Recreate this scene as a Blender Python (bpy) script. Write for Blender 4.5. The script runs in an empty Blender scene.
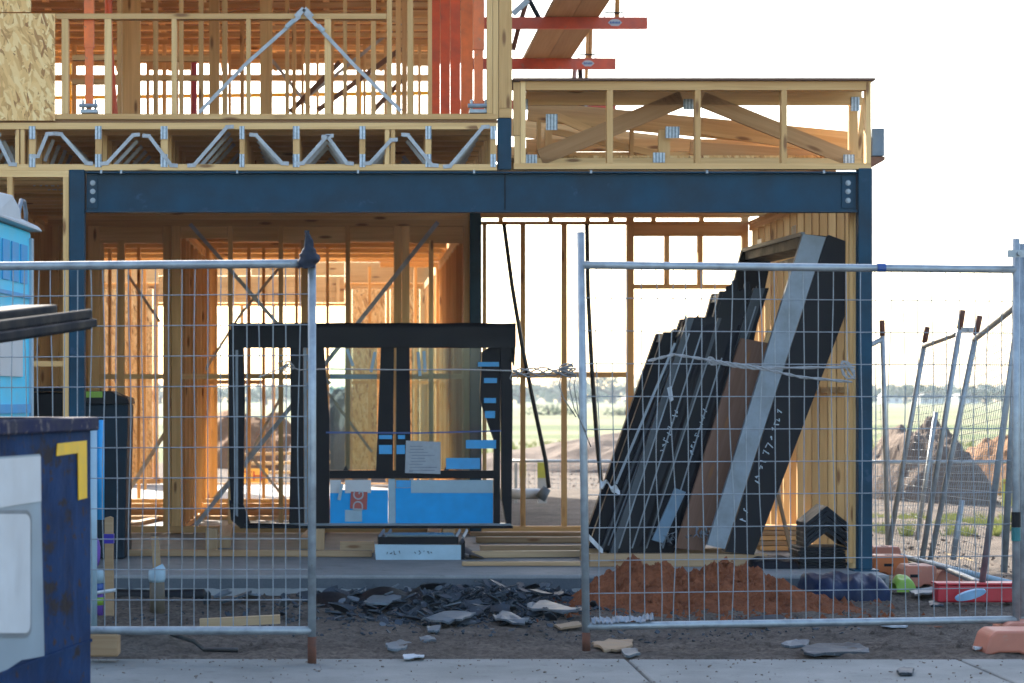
import bpy, bmesh, math, random
from mathutils import Vector, Matrix, noise as mn
R = math.radians
rng = random.Random(7)
sc = bpy.context.scene
COL = sc.collection

# ------------------------------------------------------------------ camera model
F, CX, HY, H = 2300.0, 346.0, 398.0, 1.3
def X(px, Y): return (px - CX) * Y / F
def Z(py, Y): return H - (py - HY) * Y / F
def P(px, py, Y): return Vector((X(px, Y), Y, Z(py, Y)))

cam = bpy.data.cameras.new('camera'); camo = bpy.data.objects.new('camera', cam); COL.objects.link(camo)
camo.location = (0, 0, H); camo.rotation_euler = (R(90), 0, 0)
cam.sensor_width = 36; cam.lens = F * 36 / 1024
cam.shift_x = (512 - CX) / 1024; cam.shift_y = (HY - 341.5) / 1024
cam.clip_start = .1; cam.clip_end = 5000
cam.dof.use_dof = True; cam.dof.focus_distance = 14.5; cam.dof.aperture_fstop = 4.0
sc.camera = camo

# ------------------------------------------------------------------ materials
def new_mat(name):
    m = bpy.data.materials.new(name); m.use_nodes = True
    nt = m.node_tree; b = nt.nodes['Principled BSDF']
    return m, nt, b
def N(nt, t, **kw):
    n = nt.nodes.new(t)
    for k, v in kw.items(): setattr(n, k, v)
    return n
def L(nt, a, b): nt.links.new(a, b)
def ramp(nt, fac, stops):
    r = N(nt, 'ShaderNodeValToRGB'); e = r.color_ramp.elements
    while len(e) > 1: e.remove(e[-1])
    for i, (p, c) in enumerate(stops):
        el = e[0] if i == 0 else e.new(p)
        el.position = p; el.color = (*c, 1) if len(c) == 3 else c
    L(nt, fac, r.inputs[0]); return r
def noise_tex(nt, vec, scale, detail=4, rough=.55, dist=0):
    n = N(nt, 'ShaderNodeTexNoise'); n.inputs['Scale'].default_value = scale
    n.inputs['Detail'].default_value = detail; n.inputs['Roughness'].default_value = rough
    n.inputs['Distortion'].default_value = dist
    if vec is not None: L(nt, vec, n.inputs['Vector'])
    return n
def mix(nt, fac, a, b, mode='MIX'):
    m = N(nt, 'ShaderNodeMix', data_type='RGBA', blend_type=mode)
    for s, v in ((0, fac), (6, a), (7, b)):
        if isinstance(v, (int, float)): m.inputs[s].default_value = v
        elif isinstance(v, tuple): m.inputs[s].default_value = (*v, 1) if len(v) == 3 else v
        else: L(nt, v, m.inputs[s])
    return m.outputs[2]
def bump(nt, b, h, strength=.3, dist=.01):
    bp = N(nt, 'ShaderNodeBump'); bp.inputs['Strength'].default_value = strength
    bp.inputs['Distance'].default_value = dist
    L(nt, h, bp.inputs['Height']); L(nt, bp.outputs[0], b.inputs['Normal'])
def pos(nt): return N(nt, 'ShaderNodeNewGeometry').outputs['Position']
def vmul(nt, v, s):
    m = N(nt, 'ShaderNodeVectorMath', operation='MULTIPLY'); L(nt, v, m.inputs[0]); m.inputs[1].default_value = s
    return m.outputs[0]

def wood(name, lo, hi, knot=(.20, .09, .035), knots=True):
    m, nt, b = new_mat(name)
    uv = N(nt, 'ShaderNodeUVMap'); uv.uv_map = 'uv'
    sep = N(nt, 'ShaderNodeSeparateXYZ'); L(nt, uv.outputs[0], sep.inputs[0])
    fl = N(nt, 'ShaderNodeMath', operation='DIVIDE'); L(nt, sep.outputs[1], fl.inputs[0]); fl.inputs[1].default_value = 10
    fl2 = N(nt, 'ShaderNodeMath', operation='FLOOR'); L(nt, fl.outputs[0], fl2.inputs[0])
    wn = N(nt, 'ShaderNodeTexWhiteNoise', noise_dimensions='1D'); L(nt, fl2.outputs[0], wn.inputs['W'])
    g = noise_tex(nt, vmul(nt, uv.outputs[0], (1.6, 55, 1)), 1.0, 3, .6, .6)
    g2 = noise_tex(nt, vmul(nt, uv.outputs[0], (.9, 9, 1)), 1.0, 3, .5, .3)
    base = ramp(nt, wn.outputs[0], [(0, lo), (1, hi)]).outputs[0]
    c = mix(nt, g.outputs[0], mix(nt, 1.0, base, (.74, .66, .56), 'MULTIPLY'), mix(nt, 1.0, base, (1.18, 1.18, 1.16), 'MULTIPLY'))
    st = ramp(nt, g2.outputs[0], [(.36, (.78, .68, .56)), (.58, (1, 1, 1))]).outputs[0]
    c = mix(nt, .55, c, st, 'MULTIPLY')
    if knots:
        v = N(nt, 'ShaderNodeTexVoronoi', voronoi_dimensions='2D'); v.inputs['Scale'].default_value = 1
        L(nt, vmul(nt, uv.outputs[0], (2.2, 9, 1)), v.inputs['Vector'])
        k = ramp(nt, v.outputs['Distance'], [(.07, (.9, .9, .9)), (.17, (0, 0, 0))])
        sc_ = N(nt, 'ShaderNodeSeparateColor'); L(nt, v.outputs['Color'], sc_.inputs[0])
        sel = ramp(nt, sc_.outputs[0], [(.72, (0, 0, 0)), (.74, (1, 1, 1))])
        kk = N(nt, 'ShaderNodeMath', operation='MULTIPLY'); L(nt, k.outputs[0], kk.inputs[0]); L(nt, sel.outputs[0], kk.inputs[1])
        c = mix(nt, kk.outputs[0], c, knot)
    L(nt, c, b.inputs['Base Color']); b.inputs['Roughness'].default_value = .68
    b.inputs['Specular IOR Level'].default_value = .25
    bump(nt, b, g.outputs[0], .25, .002)
    return m
PINE = wood('pine', (.58, .355, .15), (.86, .595, .285))
REDPINE = wood('red_pine', (.44, .255, .12), (.56, .35, .17))
BROWN = wood('brown_board', (.135, .075, .052), (.19, .108, .076))
GREYWOOD = wood('weathered_board', (.34, .235, .14), (.46, .33, .20))
DECKBOARD = wood('scaffold_board', (.26, .165, .105), (.33, .215, .14), knots=False)
CHIPB = wood('flooring_sheet', (.22, .12, .055), (.27, .15, .07), knots=False)

def osb():
    m, nt, b = new_mat('strand_board')
    p = pos(nt)
    w = noise_tex(nt, p, 7, 2)
    off = N(nt, 'ShaderNodeVectorMath', operation='MULTIPLY_ADD'); L(nt, w.outputs['Color'], off.inputs[0])
    off.inputs[1].default_value = (.03, .03, .03); L(nt, p, off.inputs[2])
    c = None
    for i, (sx, sz, rot) in enumerate(((11, 48, .5), (12, 60, -.7), (13, 52, 1.4), (10, 46, -1.25))):
        mp = N(nt, 'ShaderNodeMapping'); mp.inputs['Rotation'].default_value = (0, rot, 0); mp.inputs['Location'].default_value = (i * 3.7, i * 1.3, i * 2.1)
        mp2 = N(nt, 'ShaderNodeVectorMath', operation='MULTIPLY'); mp2.inputs[1].default_value = (sx, sx, sz)
        L(nt, off.outputs[0], mp.inputs[0]); L(nt, mp.outputs[0], mp2.inputs[0])
        v = N(nt, 'ShaderNodeTexVoronoi'); v.inputs['Scale'].default_value = 1; L(nt, mp2.outputs[0], v.inputs['Vector'])
        sp_ = N(nt, 'ShaderNodeSeparateColor'); L(nt, v.outputs['Color'], sp_.inputs[0])
        col = ramp(nt, sp_.outputs[0], [(0, (.34, .15, .045)), (.2, (.62, .345, .115)), (.65, (.82, .50, .185)), (1, (.88, .64, .30))]).outputs[0]
        if c is None: c = col
        else:
            k = ramp(nt, sp_.outputs[1], [(.52, (0, 0, 0)), (.56, (1, 1, 1))])
            c = mix(nt, k.outputs[0], c, col)
    L(nt, c, b.inputs['Base Color']); b.inputs['Roughness'].default_value = .7
    n3 = noise_tex(nt, p, 60, 3); bump(nt, b, n3.outputs[0], .3, .002)
    return m
OSB = osb()

KEEP = {'blue_steel_paint', 'orange_paint', 'orange_red_paint', 'toilet_cyan', 'toilet_blue', 'blue_film', 'yellow_reflector', 'amber_paint', 'blue_tape', 'asphalt', 'sign_yellow', 'skip_navy'}
def painted(name, col, rough=.45, metal=0, var=.25, scale=6, spots=None, spot_at=.62, spec=.5, bumpy=0):
    m, nt, b = new_mat(name)
    if name not in KEEP: col = tuple(c * .68 for c in col)
    p = pos(nt)
    n = noise_tex(nt, p, scale, 5, .6)
    lo = tuple(c * (1 - var) for c in col); hi = tuple(min(1, c * (1 + var)) for c in col)
    c = ramp(nt, n.outputs[0], [(.3, lo), (.7, hi)]).outputs[0]
    if spots:
        n2 = noise_tex(nt, p, scale * 2.2, 6, .65)
        k = ramp(nt, n2.outputs[0], [(spot_at, (0, 0, 0)), (spot_at + .05, (1, 1, 1))])
        c = mix(nt, k.outputs[0], c, spots)
    L(nt, c, b.inputs['Base Color'])
    r = ramp(nt, n.outputs[0], [(.3, (rough * .8,) * 3), (.7, (min(1, rough * 1.25),) * 3)])
    L(nt, r.outputs[0], b.inputs['Roughness'])
    b.inputs['Metallic'].default_value = metal; b.inputs['Specular IOR Level'].default_value = spec
    if bumpy: bump(nt, b, n.outputs[0], bumpy, .01)
    return m
STEEL = painted('blue_steel_paint', (.0048, .039, .070), .5, 0, .35, 3, (.018, .055, .095), .62, spec=.22)
GALV = painted('galvanised', (.42, .475, .51), .45, .5, .25, 14, (.24, .25, .25), .64)
MESHW = painted('mesh_wire_metal', (.33, .38, .42), .5, .4, .25, 20)
def ribbed():
    m, nt, b = new_mat('nail_plate_metal'); p = pos(nt)
    w = N(nt, 'ShaderNodeTexWave', wave_type='BANDS', bands_direction='X'); w.inputs['Scale'].default_value = 13; w.inputs['Distortion'].default_value = .6
    L(nt, p, w.inputs['Vector'])
    n = noise_tex(nt, p, 60, 3)
    c = ramp(nt, w.outputs[0], [(.25, (.17, .21, .24)), (.5, (.44, .50, .54))]).outputs[0]
    c = mix(nt, .5, c, ramp(nt, n.outputs[0], [(.35, (.5, .5, .5)), (.6, (1, 1, 1))]).outputs[0], 'MULTIPLY')
    L(nt, c, b.inputs['Base Color']); b.inputs['Metallic'].default_value = .4; b.inputs['Roughness'].default_value = .4
    return m
PLATE = ribbed()
STRAP = painted('strap_metal', (.50, .52, .53), .45, .2, .3, 12)
AMBER = painted('amber_paint', (.40, .17, .03), .6, 0, .3, 12, (.15, .09, .05), .6)
RUST = painted('rust', (.15, .055, .03), .85, 0, .4, 20)
BLACKW = painted('black_wrap', (.0035, .005, .010), .5, 0, .4, 5, spec=.22, bumpy=.15)
BLACKF = painted('black_frame', (.0035, .005, .009), .5, 0, .3, 7, spec=.2)
CAPD = painted('ridge_dark', (.012, .017, .024), .6, 0, .5, 8, (.05, .06, .07), .66, spec=.25)
SILVER = painted('silver_foil', (.25, .30, .345), .45, .4, .3, 5)
DKSTRIP = painted('dull_strip', (.045, .06, .075), .4, .3, .4, 7)
BLACKP = painted('black_plastic', (.004, .006, .010), .5, 0, .3, 6, spec=.25)
LIDP = painted('lid_plastic', (.004, .008, .016), .6, 0, .35, 9, (.022, .028, .036), .66, spec=.08)
ORANGE = painted('orange_paint', (.74, .15, .025), .5, 0, .22, 7, (.42, .16, .06), .64)
TRANS = painted('transom_paint', (.60, .085, .03), .5, 0, .25, 7, (.28, .10, .06), .60)
ORDARK = painted('orange_red_paint', (.62, .075, .010), .55, 0, .3, 5)
SALMON = painted('salmon_plastic', (.58, .20, .125), .55, 0, .15, 6, (.35, .17, .12), .63)
ORPLAS = painted('orange_plastic', (.62, .16, .03), .5, 0, .15, 6)
REDP = painted('red_plastic', (.60, .020, .035), .45, 0, .14, 6, (.35, .08, .07), .66)
LIME = painted('lime_plastic', (.26, .46, .04), .5, 0, .1, 8)
PURPLE = painted('purple_plastic', (.16, .07, .42), .45, 0, .2, 12)
VIOLET = painted('violet_tape', (.055, .035, .42), .4, 0, .15, 14)
WHITE = painted('white_plastic', (.72, .75, .77), .45, 0, .08, 7)
PALE = painted('pale_blue_plastic', (.42, .60, .70), .5, 0, .12, 6)
CYAN = painted('toilet_cyan', (.05, .55, .76), .5, 0, .1, 4)
CYAND = painted('toilet_blue', (.03, .30, .58), .5, 0, .1, 4)
FILM = painted('blue_film', (.0005, .31, .70), .35, 0, .08, 9, spec=.2)
TAPE = painted('blue_tape', (.02, .30, .62), .4, 0, .1, 9)
DKTAPE = painted('deep_blue_tape', (.02, .09, .34), .4, 0, .1, 9)
PAPER = painted('paper', (.50, .55, .60), .7, 0, .10, 25)
YELLOW = painted('yellow_reflector', (.75, .43, .01), .4, 0, .12, 14, (.25, .13, .03), .68)
YELP = painted('yellow_paint', (.72, .66, .08), .5, 0, .1, 9)
REDL = painted('red_sign', (.62, .03, .03), .5, 0, .08, 9)
STICK = painted('red_sticker', (.50, .09, .07), .5, 0, .08, 9)
SIGNY = painted('sign_yellow', (.80, .50, .10), .5, 0, .06, 9)
INK = painted('ink', (.05, .06, .08), .7)
FAINT = painted('faint_print', (.30, .34, .39), .7)
CHALK = painted('chalk_marker', (.55, .68, .76), .7)
SKIPIN = painted('skip_inside', (.03, .032, .04), .7, 0, .4, 6, (.12, .06, .04), .55)
TARP = painted('blue_tarp', (.003, .016, .060), .5, 0, .35, 6, spec=.25, bumpy=.3)
SLATE = painted('slate', (.030, .046, .064), .55, 0, .6, 9, (.09, .11, .13), .60, spec=.35, bumpy=.4)
SLATEL = painted('slate_light', (.12, .155, .185), .55, 0, .4, 9, (.05, .06, .07), .6, bumpy=.4)
CARD = painted('cardboard', (.36, .24, .14), .8, 0, .2, 9)
PVC = painted('pvc_pipe', (.62, .62, .58), .45, 0, .1, 9)
PIPEB = painted('brown_pipe', (.15, .12, .08), .6, 0, .3, 12)
CABLE = painted('black_cable', (.012, .014, .016), .5)
ROPE = painted('rope', (.34, .35, .36), .75, 0, .25, 60)
WIRE = painted('tie_wire', (.30, .30, .29), .5, .5, .25, 30)
GLOVE = painted('glove_cloth', (.012, .020, .040), .85, 0, .35, 30, bumpy=.3)
REDSOIL_N = None
def skip_paint():
    m, nt, b = new_mat('skip_navy'); p = pos(nt)
    n = noise_tex(nt, p, 4, 6, .65); st = noise_tex(nt, vmul(nt, p, (9, 9, 1.6)), 1, 5, .65); fl = noise_tex(nt, p, 16, 5, .7)
    c = ramp(nt, n.outputs[0], [(.3, (.001, .012, .045)), (.7, (.002, .034, .115))]).outputs[0]
    c = mix(nt, ramp(nt, st.outputs[0], [(.58, (0, 0, 0)), (.64, (.8, .8, .8))]).outputs[0], c, (.006, .035, .11))
    c = mix(nt, ramp(nt, fl.outputs[0], [(.60, (0, 0, 0)), (.63, (1, 1, 1))]).outputs[0], c, (.040, .020, .010))
    big = noise_tex(nt, vmul(nt, p, (3, 3, 6)), 1, 6, .7)
    c = mix(nt, ramp(nt, big.outputs[0], [(.55, (0, 0, 0)), (.60, (.9, .9, .9))]).outputs[0], c, (.022, .015, .011))
    L(nt, c, b.inputs['Base Color']); b.inputs['Roughness'].default_value = .7; b.inputs['Specular IOR Level'].default_value = .1
    bump(nt, b, n.outputs[0], .5, .03)
    return m
NAVY = skip_paint()
def concrete(name, a, b_, sc_=3.0, stain=(.16, .15, .14)):
    m, nt, b = new_mat(name); p = pos(nt)
    n = noise_tex(nt, p, sc_, 6, .65); n2 = noise_tex(nt, p, 70, 3, .6); n3 = noise_tex(nt, p, 9, 5, .7)
    c = ramp(nt, n.outputs[0], [(.3, a), (.7, b_)]).outputs[0]
    k = ramp(nt, n3.outputs[0], [(.58, (0, 0, 0)), (.72, (1, 1, 1))])
    c = mix(nt, k.outputs[0], c, stain)
    c = mix(nt, .35, c, ramp(nt, n2.outputs[0], [(.3, (.55, .55, .55)), (.7, (1, 1, 1))]).outputs[0], 'MULTIPLY')
    L(nt, c, b.inputs['Base Color']); b.inputs['Roughness'].default_value = .8
    bump(nt, b, n2.outputs[0], .35, .004)
    return m
SLABC = concrete('slab_concrete', (.17, .18, .18), (.24, .245, .245), 3.0, (.12, .125, .125))
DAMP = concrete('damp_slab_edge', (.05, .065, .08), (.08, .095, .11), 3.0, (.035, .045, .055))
PATHC = concrete('path_concrete', (.115, .128, .125), (.215, .225, .215), 1.6, (.075, .08, .078))
def soil(name, stops, sc_=5):
    m, nt, b = new_mat(name); p = pos(nt)
    n = noise_tex(nt, p, sc_, 8, .7); n2 = noise_tex(nt, p, 45, 5, .7)
    c = ramp(nt, n.outputs[0], stops).outputs[0]
    c = mix(nt, .6, c, ramp(nt, n2.outputs[0], [(.3, (.35, .33, .31)), (.65, (1.0, 1.0, 1.0))]).outputs[0], 'MULTIPLY')
    L(nt, c, b.inputs['Base Color']); b.inputs['Roughness'].default_value = .95
    b.inputs['Specular IOR Level'].default_value = .15
    bump(nt, b, n2.outputs[0], .8, .02)
    return m
REDSOIL = soil('red_soil', [(.3, (.14, .045, .02)), (.7, (.28, .095, .042))], 7)
MOUND = soil('mound_soil', [(.3, (.11, .085, .07)), (.7, (.21, .165, .135))], 1.2)
ORMOUND = soil('orange_mound_soil', [(.3, (.18, .095, .05)), (.7, (.30, .17, .09))], 1.2)

def ground_mat():
    m, nt, b = new_mat('ground_soil'); p = pos(nt)
    n = noise_tex(nt, p, 1.6, 8, .7); n2 = noise_tex(nt, p, 30, 6, .7); n3 = noise_tex(nt, p, .05, 5, .6)
    dirt = ramp(nt, n.outputs[0], [(.3, (.075, .062, .052)), (.5, (.135, .112, .094)), (.75, (.21, .172, .142))]).outputs[0]
    dirt = mix(nt, .8, dirt, ramp(nt, n2.outputs[0], [(.32, (.32, .30, .29)), (.66, (1.25, 1.22, 1.2))]).outputs[0], 'MULTIPLY')
    st = vmul(nt, p, (.004, .05, 1)); n4 = noise_tex(nt, st, 1, 4, .5)
    field = ramp(nt, n4.outputs[0], [(.36, (.07, .10, .04)), (.47, (.11, .14, .055)), (.55, (.19, .18, .11)), (.66, (.085, .115, .045))]).outputs[0]
    sep = N(nt, 'ShaderNodeSeparateXYZ'); L(nt, p, sep.inputs[0])
    a = N(nt, 'ShaderNodeMath', operation='MULTIPLY_ADD'); L(nt, n3.outputs[0], a.inputs[0]); a.inputs[1].default_value = 22
    L(nt, sep.outputs[1], a.inputs[2])
    f = N(nt, 'ShaderNodeMapRange'); L(nt, a.outputs[0], f.inputs[0]); f.inputs[1].default_value = 58; f.inputs[2].default_value = 64
    c = mix(nt, f.outputs[0], dirt, field)
    L(nt, c, b.inputs['Base Color']); b.inputs['Roughness'].default_value = .95
    b.inputs['Specular IOR Level'].default_value = .15
    n5 = noise_tex(nt, p, 14, 8, .75); bump(nt, b, n5.outputs[0], .9, .05)
    return m
GROUND = ground_mat()
def foliage(name, lo, hi):
    m, nt, b = new_mat(name); p = pos(nt)
    n = noise_tex(nt, p, .8, 4, .6)
    L(nt, ramp(nt, n.outputs[0], [(.3, lo), (.7, hi)]).outputs[0], b.inputs['Base Color'])
    b.inputs['Roughness'].default_value = .7
    tr = N(nt, 'ShaderNodeBsdfTranslucent'); L(nt, ramp(nt, n.outputs[0], [(.3, lo), (.7, hi)]).outputs[0], tr.inputs[0])
    ms = N(nt, 'ShaderNodeMixShader'); ms.inputs[0].default_value = .18
    L(nt, b.outputs[0], ms.inputs[1]); L(nt, tr.outputs[0], ms.inputs[2])
    L(nt, ms.outputs[0], nt.nodes['Material Output'].inputs[0])
    return m
LEAF = foliage('leaf_green', (.03, .055, .035), (.07, .10, .06))
LEAF2 = foliage('leaf_olive', (.04, .06, .04), (.09, .11, .075))
GRASS = foliage('grass_blade', (.12, .145, .035), (.24, .26, .08))
BARK = painted('bark', (.10, .075, .055), .9, 0, .3, 4)
def glass():
    m, nt, b = new_mat('window_glass')
    nt.nodes.remove(b)
    t = N(nt, 'ShaderNodeBsdfTransparent'); t.inputs[0].default_value = (.62, .76, .80, 1)
    g = N(nt, 'ShaderNodeBsdfGlossy'); g.inputs['Roughness'].default_value = .02
    fr = N(nt, 'ShaderNodeFresnel'); fr.inputs[0].default_value = 1.6
    ms = N(nt, 'ShaderNodeMixShader'); L(nt, fr.outputs[0], ms.inputs[0]); L(nt, t.outputs[0], ms.inputs[1]); L(nt, g.outputs[0], ms.inputs[2])
    L(nt, ms.outputs[0], nt.nodes['Material Output'].inputs[0])
    return m
GLASS = glass()

# ------------------------------------------------------------------ mesh builder
class MB:
    def __init__(s): s.v = []; s.f = []; s.uv = []; s.smooth = False
    def quadbox(s, c, ax, ay, az):
        """c centre, half vectors ax (long), ay, az"""
        base = len(s.v); ou = rng.uniform(0, 50); ov = 10 * rng.randrange(1, 400) + 3
        lx, ly, lz = ax.length, ay.length, az.length
        co = []
        for i in (-1, 1):
            for j in (-1, 1):
                for k in (-1, 1):
                    co.append((i, j, k)); s.v.append(c + ax * i + ay * j + az * k)
        idx = lambda i, j, k: base + (4 if i > 0 else 0) + (2 if j > 0 else 0) + (1 if k > 0 else 0)
        faces = [((-1,-1,-1),(-1,-1,1),(-1,1,1),(-1,1,-1)), ((1,-1,-1),(1,1,-1),(1,1,1),(1,-1,1)),
                 ((-1,-1,-1),(1,-1,-1),(1,-1,1),(-1,-1,1)), ((-1,1,-1),(-1,1,1),(1,1,1),(1,1,-1)),
                 ((-1,-1,-1),(-1,1,-1),(1,1,-1),(1,-1,-1)), ((-1,-1,1),(1,-1,1),(1,1,1),(-1,1,1))]
        flip = ax.cross(ay).dot(az) < 0
        for n_, fc in enumerate(faces):
            if flip: fc = fc[::-1]
            s.f.append([idx(*q) for q in fc])
            for (i, j, k) in fc:
                if n_ < 2: s.uv.append((ou + j * ly, ov + k * lz))
                elif n_ < 4: s.uv.append((ou + i * lx, ov + k * lz + ly * 3))
                else: s.uv.append((ou + i * lx, ov + j * ly))
        return s
    def abox(s, x0, x1, y0, y1, z0, z1):
        c = Vector(((x0+x1)/2, (y0+y1)/2, (z0+z1)/2))
        hs = [Vector((abs(x1-x0)/2, 0, 0)), Vector((0, abs(y1-y0)/2, 0)), Vector((0, 0, abs(z1-z0)/2))]
        hs.sort(key=lambda v: -v.length)
        return s.quadbox(c, *hs)
    def pbox(s, px0, px1, py0, py1, Y, d=.09):
        return s.abox(X(px0, Y), X(px1, Y), Y, Y + d, Z(py1, Y), Z(py0, Y))
    def bar(s, a, b, w, d, side=Vector((0, 1, 0))):
        """bar from a to b; d measured along side, w across"""
        a, b = Vector(a), Vector(b); ax = (b - a) / 2; u = ax.normalized()
        sd = Vector(side); sd = (sd - u * sd.dot(u)).normalized(); ot = u.cross(sd)
        return s.quadbox((a + b) / 2, ax, ot * (w / 2), sd * (d / 2))
    def tube(s, pts, r, n=6, cap=True):
        pts = [Vector(p) for p in pts]; rings = []
        prev = None
        for i, p in enumerate(pts):
            d = (pts[min(i+1, len(pts)-1)] - pts[max(i-1, 0)]).normalized()
            ref = prev if prev is not None else (Vector((0, 0, 1)) if abs(d.z) < .9 else Vector((0, 1, 0)))
            a = (ref - d * ref.dot(d)).normalized(); prev = a; b = d.cross(a)
            rr = r[i] if isinstance(r, (list, tuple)) else r
            base = len(s.v)
            for k in range(n):
                t = 2 * math.pi * k / n
                s.v.append(p + a * math.cos(t) * rr + b * math.sin(t) * rr)
            rings.append(base)
        for i in range(len(rings) - 1):
            A, B = rings[i], rings[i+1]
            for k in range(n):
                k2 = (k + 1) % n
                s.f.append([A + k, A + k2, B + k2, B + k])
                s.uv += [(i, k / n), (i, (k+1) / n), (i+1, (k+1) / n), (i+1, k / n)]
        if cap:
            s.f.append([rings[0] + k for k in range(n)][::-1]); s.uv += [(0, 0)] * n
            s.f.append([rings[-1] + k for k in range(n)]); s.uv += [(0, 0)] * n
        return s
    def poly(s, pts, th):
        """prism: polygon pts (list of Vector) extruded by vector th"""
        pts = [Vector(p) for p in pts]; th = Vector(th); b = len(s.v); n = len(pts)
        nrm = Vector((0, 0, 0))
        for i in range(n): nrm += pts[i].cross(pts[(i+1) % n])
        if nrm.dot(th) > 0: pts = pts[::-1]
        s.v += pts + [p + th for p in pts]
        s.f.append([b + i for i in range(n)]); s.f.append([b + n + i for i in range(n)][::-1])
        s.uv += [(p.x, p.z + p.y) for p in pts] + [(p.x, p.z + p.y) for p in pts[::-1]]
        for i in range(n):
            j = (i + 1) % n
            s.f.append([b + j, b + i, b + n + i, b + n + j]); s.uv += [(0, 0), (1, 0), (1, .1), (0, .1)]
        return s
    def grid(s, fn, nu, nv):
        b = len(s.v)
        for j in range(nv + 1):
            for i in range(nu + 1): s.v.append(Vector(fn(i / nu, j / nv)))
        for j in range(nv):
            for i in range(nu):
                a = b + j * (nu + 1) + i
                s.f.append([a, a + 1, a + nu + 2, a + nu + 1])
                s.uv += [(i / nu, j / nv), ((i+1) / nu, j / nv), ((i+1) / nu, (j+1) / nv), (i / nu, (j+1) / nv)]
        return s
    def build(s, name, mat, parent=None, origin=None, smooth=False, bevel=0):
        me = bpy.data.meshes.new(name)
        if parent is not None: o0 = wloc(parent)
        elif origin is not None: o0 = Vector(origin)
        else:
            xs = [v.x for v in s.v]; ys = [v.y for v in s.v]; zs = [v.z for v in s.v]
            o0 = Vector(((min(xs)+max(xs))/2, (min(ys)+max(ys))/2, min(zs)))
        me.from_pydata([tuple(v - o0) for v in s.v], [], s.f)
        uvl = me.uv_layers.new(name='uv')
        flat = [c for uv in s.uv for c in uv]
        uvl.data.foreach_set('uv', flat)
        if smooth: me.polygons.foreach_set('use_smooth', [True] * len(me.polygons))
        me.materials.append(mat); me.update()
        o = bpy.data.objects.new(name, me); COL.objects.link(o)
        if parent is not None: o.parent = parent
        else: o.location = o0
        if bevel:
            bv = o.modifiers.new('bevel', 'BEVEL'); bv.width = bevel; bv.segments = 2; bv.limit_method = 'ANGLE'
        return o
def wloc(o):
    v = Vector(o.location); p = o.parent
    while p is not None: v = v + p.location; p = p.parent
    return v
def tag(o, label, cat, group=None):
    o['label'] = label; o['category'] = cat
    if group: o['group'] = group
    return o
def thing(name, label, cat, loc, group=None):
    o = bpy.data.objects.new(name, None); COL.objects.link(o); o.location = loc
    o.empty_display_size = .2
    return tag(o, label, cat, group)
def kind(o, k): o['kind'] = k; return o
def text_mesh(txt, size, mat, name, parent, loc, rot, ext=.002, squash=1):
    cu = bpy.data.curves.new(name, 'FONT'); cu.body = txt; cu.size = size; cu.extrude = ext
    cu.align_x = 'CENTER'; cu.align_y = 'CENTER'
    t = bpy.data.objects.new('tmp', cu); COL.objects.link(t)
    bpy.context.view_layer.update()
    me = bpy.data.meshes.new_from_object(t.evaluated_get(bpy.context.evaluated_depsgraph_get()))
    bpy.data.objects.remove(t); me.name = name
    me.materials.clear(); me.materials.append(mat)
    o = bpy.data.objects.new(name, me); COL.objects.link(o)
    o.parent = parent; o.location = Vector(loc) - wloc(parent); o.rotation_euler = rot; o.scale = (squash, 1, 1)
    return o
def scribble(mb, p, u, w, n, size, nrm, r=.004, seed=0):
    """small handwriting strokes starting at p, running along u"""
    q = random.Random(seed); u = Vector(u).normalized(); w = Vector(w).normalized(); nrm = Vector(nrm).normalized()
    for k in range(n):
        b = Vector(p) + u * (k * size * .95)
        pts = [b + u * q.uniform(0, .65) * size + w * q.uniform(-.5, .5) * size + nrm * .004 for _ in range(q.choice((3, 4, 4)))]
        mb.tube(pts, r, 4)

# ================================================================== SETTING
def hgt(x, y):
    """ground height: footpath level 0, lower site in front of the slab"""
    t = min(1, max(0, (y - 11.6) / 3.0)); h = -.005 - .11 * t
    if y > 11.5:
        h += .05 * (mn.noise(Vector((x * .9, y * .9, 3))) ) * min(1, (y - 11.5) / .5)
        h += .018 * mn.noise(Vector((x * 4, y * 4, 8)))
        h += .020 * mn.noise(Vector((x * 9, y * 9, 1))) + .010 * mn.noise(Vector((x * 22, y * 22, 6)))
    else: h = -.03
    if y > 16.5 and -9 < x < 4.2 and y < 35: h = min(h, -.12)
    return h
mb = MB()
for y0_, y1_, nu_, nv_ in ((8, 11.4, 60, 20), (11.4, 16.8, 360, 230), (16.8, 22, 120, 70)): mb.grid(lambda u, v: ((lambda x, y: (x, y, hgt(x, y)))(-4 + 9.5 * u, y0_ + (y1_ - y0_) * v)), nu_, nv_)
def far_h(x, y): return -.12 + (.18 * mn.noise(Vector((x * .12, y * .12, 5))) if 24 < y < 60 else 0)
# outer rings of the same sheet
def strip(x0, x1, y0, y1, nu, nv): mb.grid(lambda u, v: ((lambda x, y: (x, y, far_h(x, y)))(x0 + (x1-x0)*u, y0 + (y1-y0)*v)), nu, nv)
strip(-700, 700, -80, -6, 8, 2); strip(-700, -4, -6, 22, 6, 6); strip(5.5, 700, -6, 22, 40, 10); strip(-4, 5.5, -6, 8, 2, 2)  # first strip, behind the camera, added to bounce light onto the facade
strip(-60, 60, 22, 70, 120, 60); strip(-700, -60, 22, 70, 4, 3); strip(60, 700, 22, 70, 4, 3)
strip(-700, 700, 70, 900, 20, 20)
kind(mb.build('ground', GROUND, origin=(0, 0, 0), smooth=True), 'structure')
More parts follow.
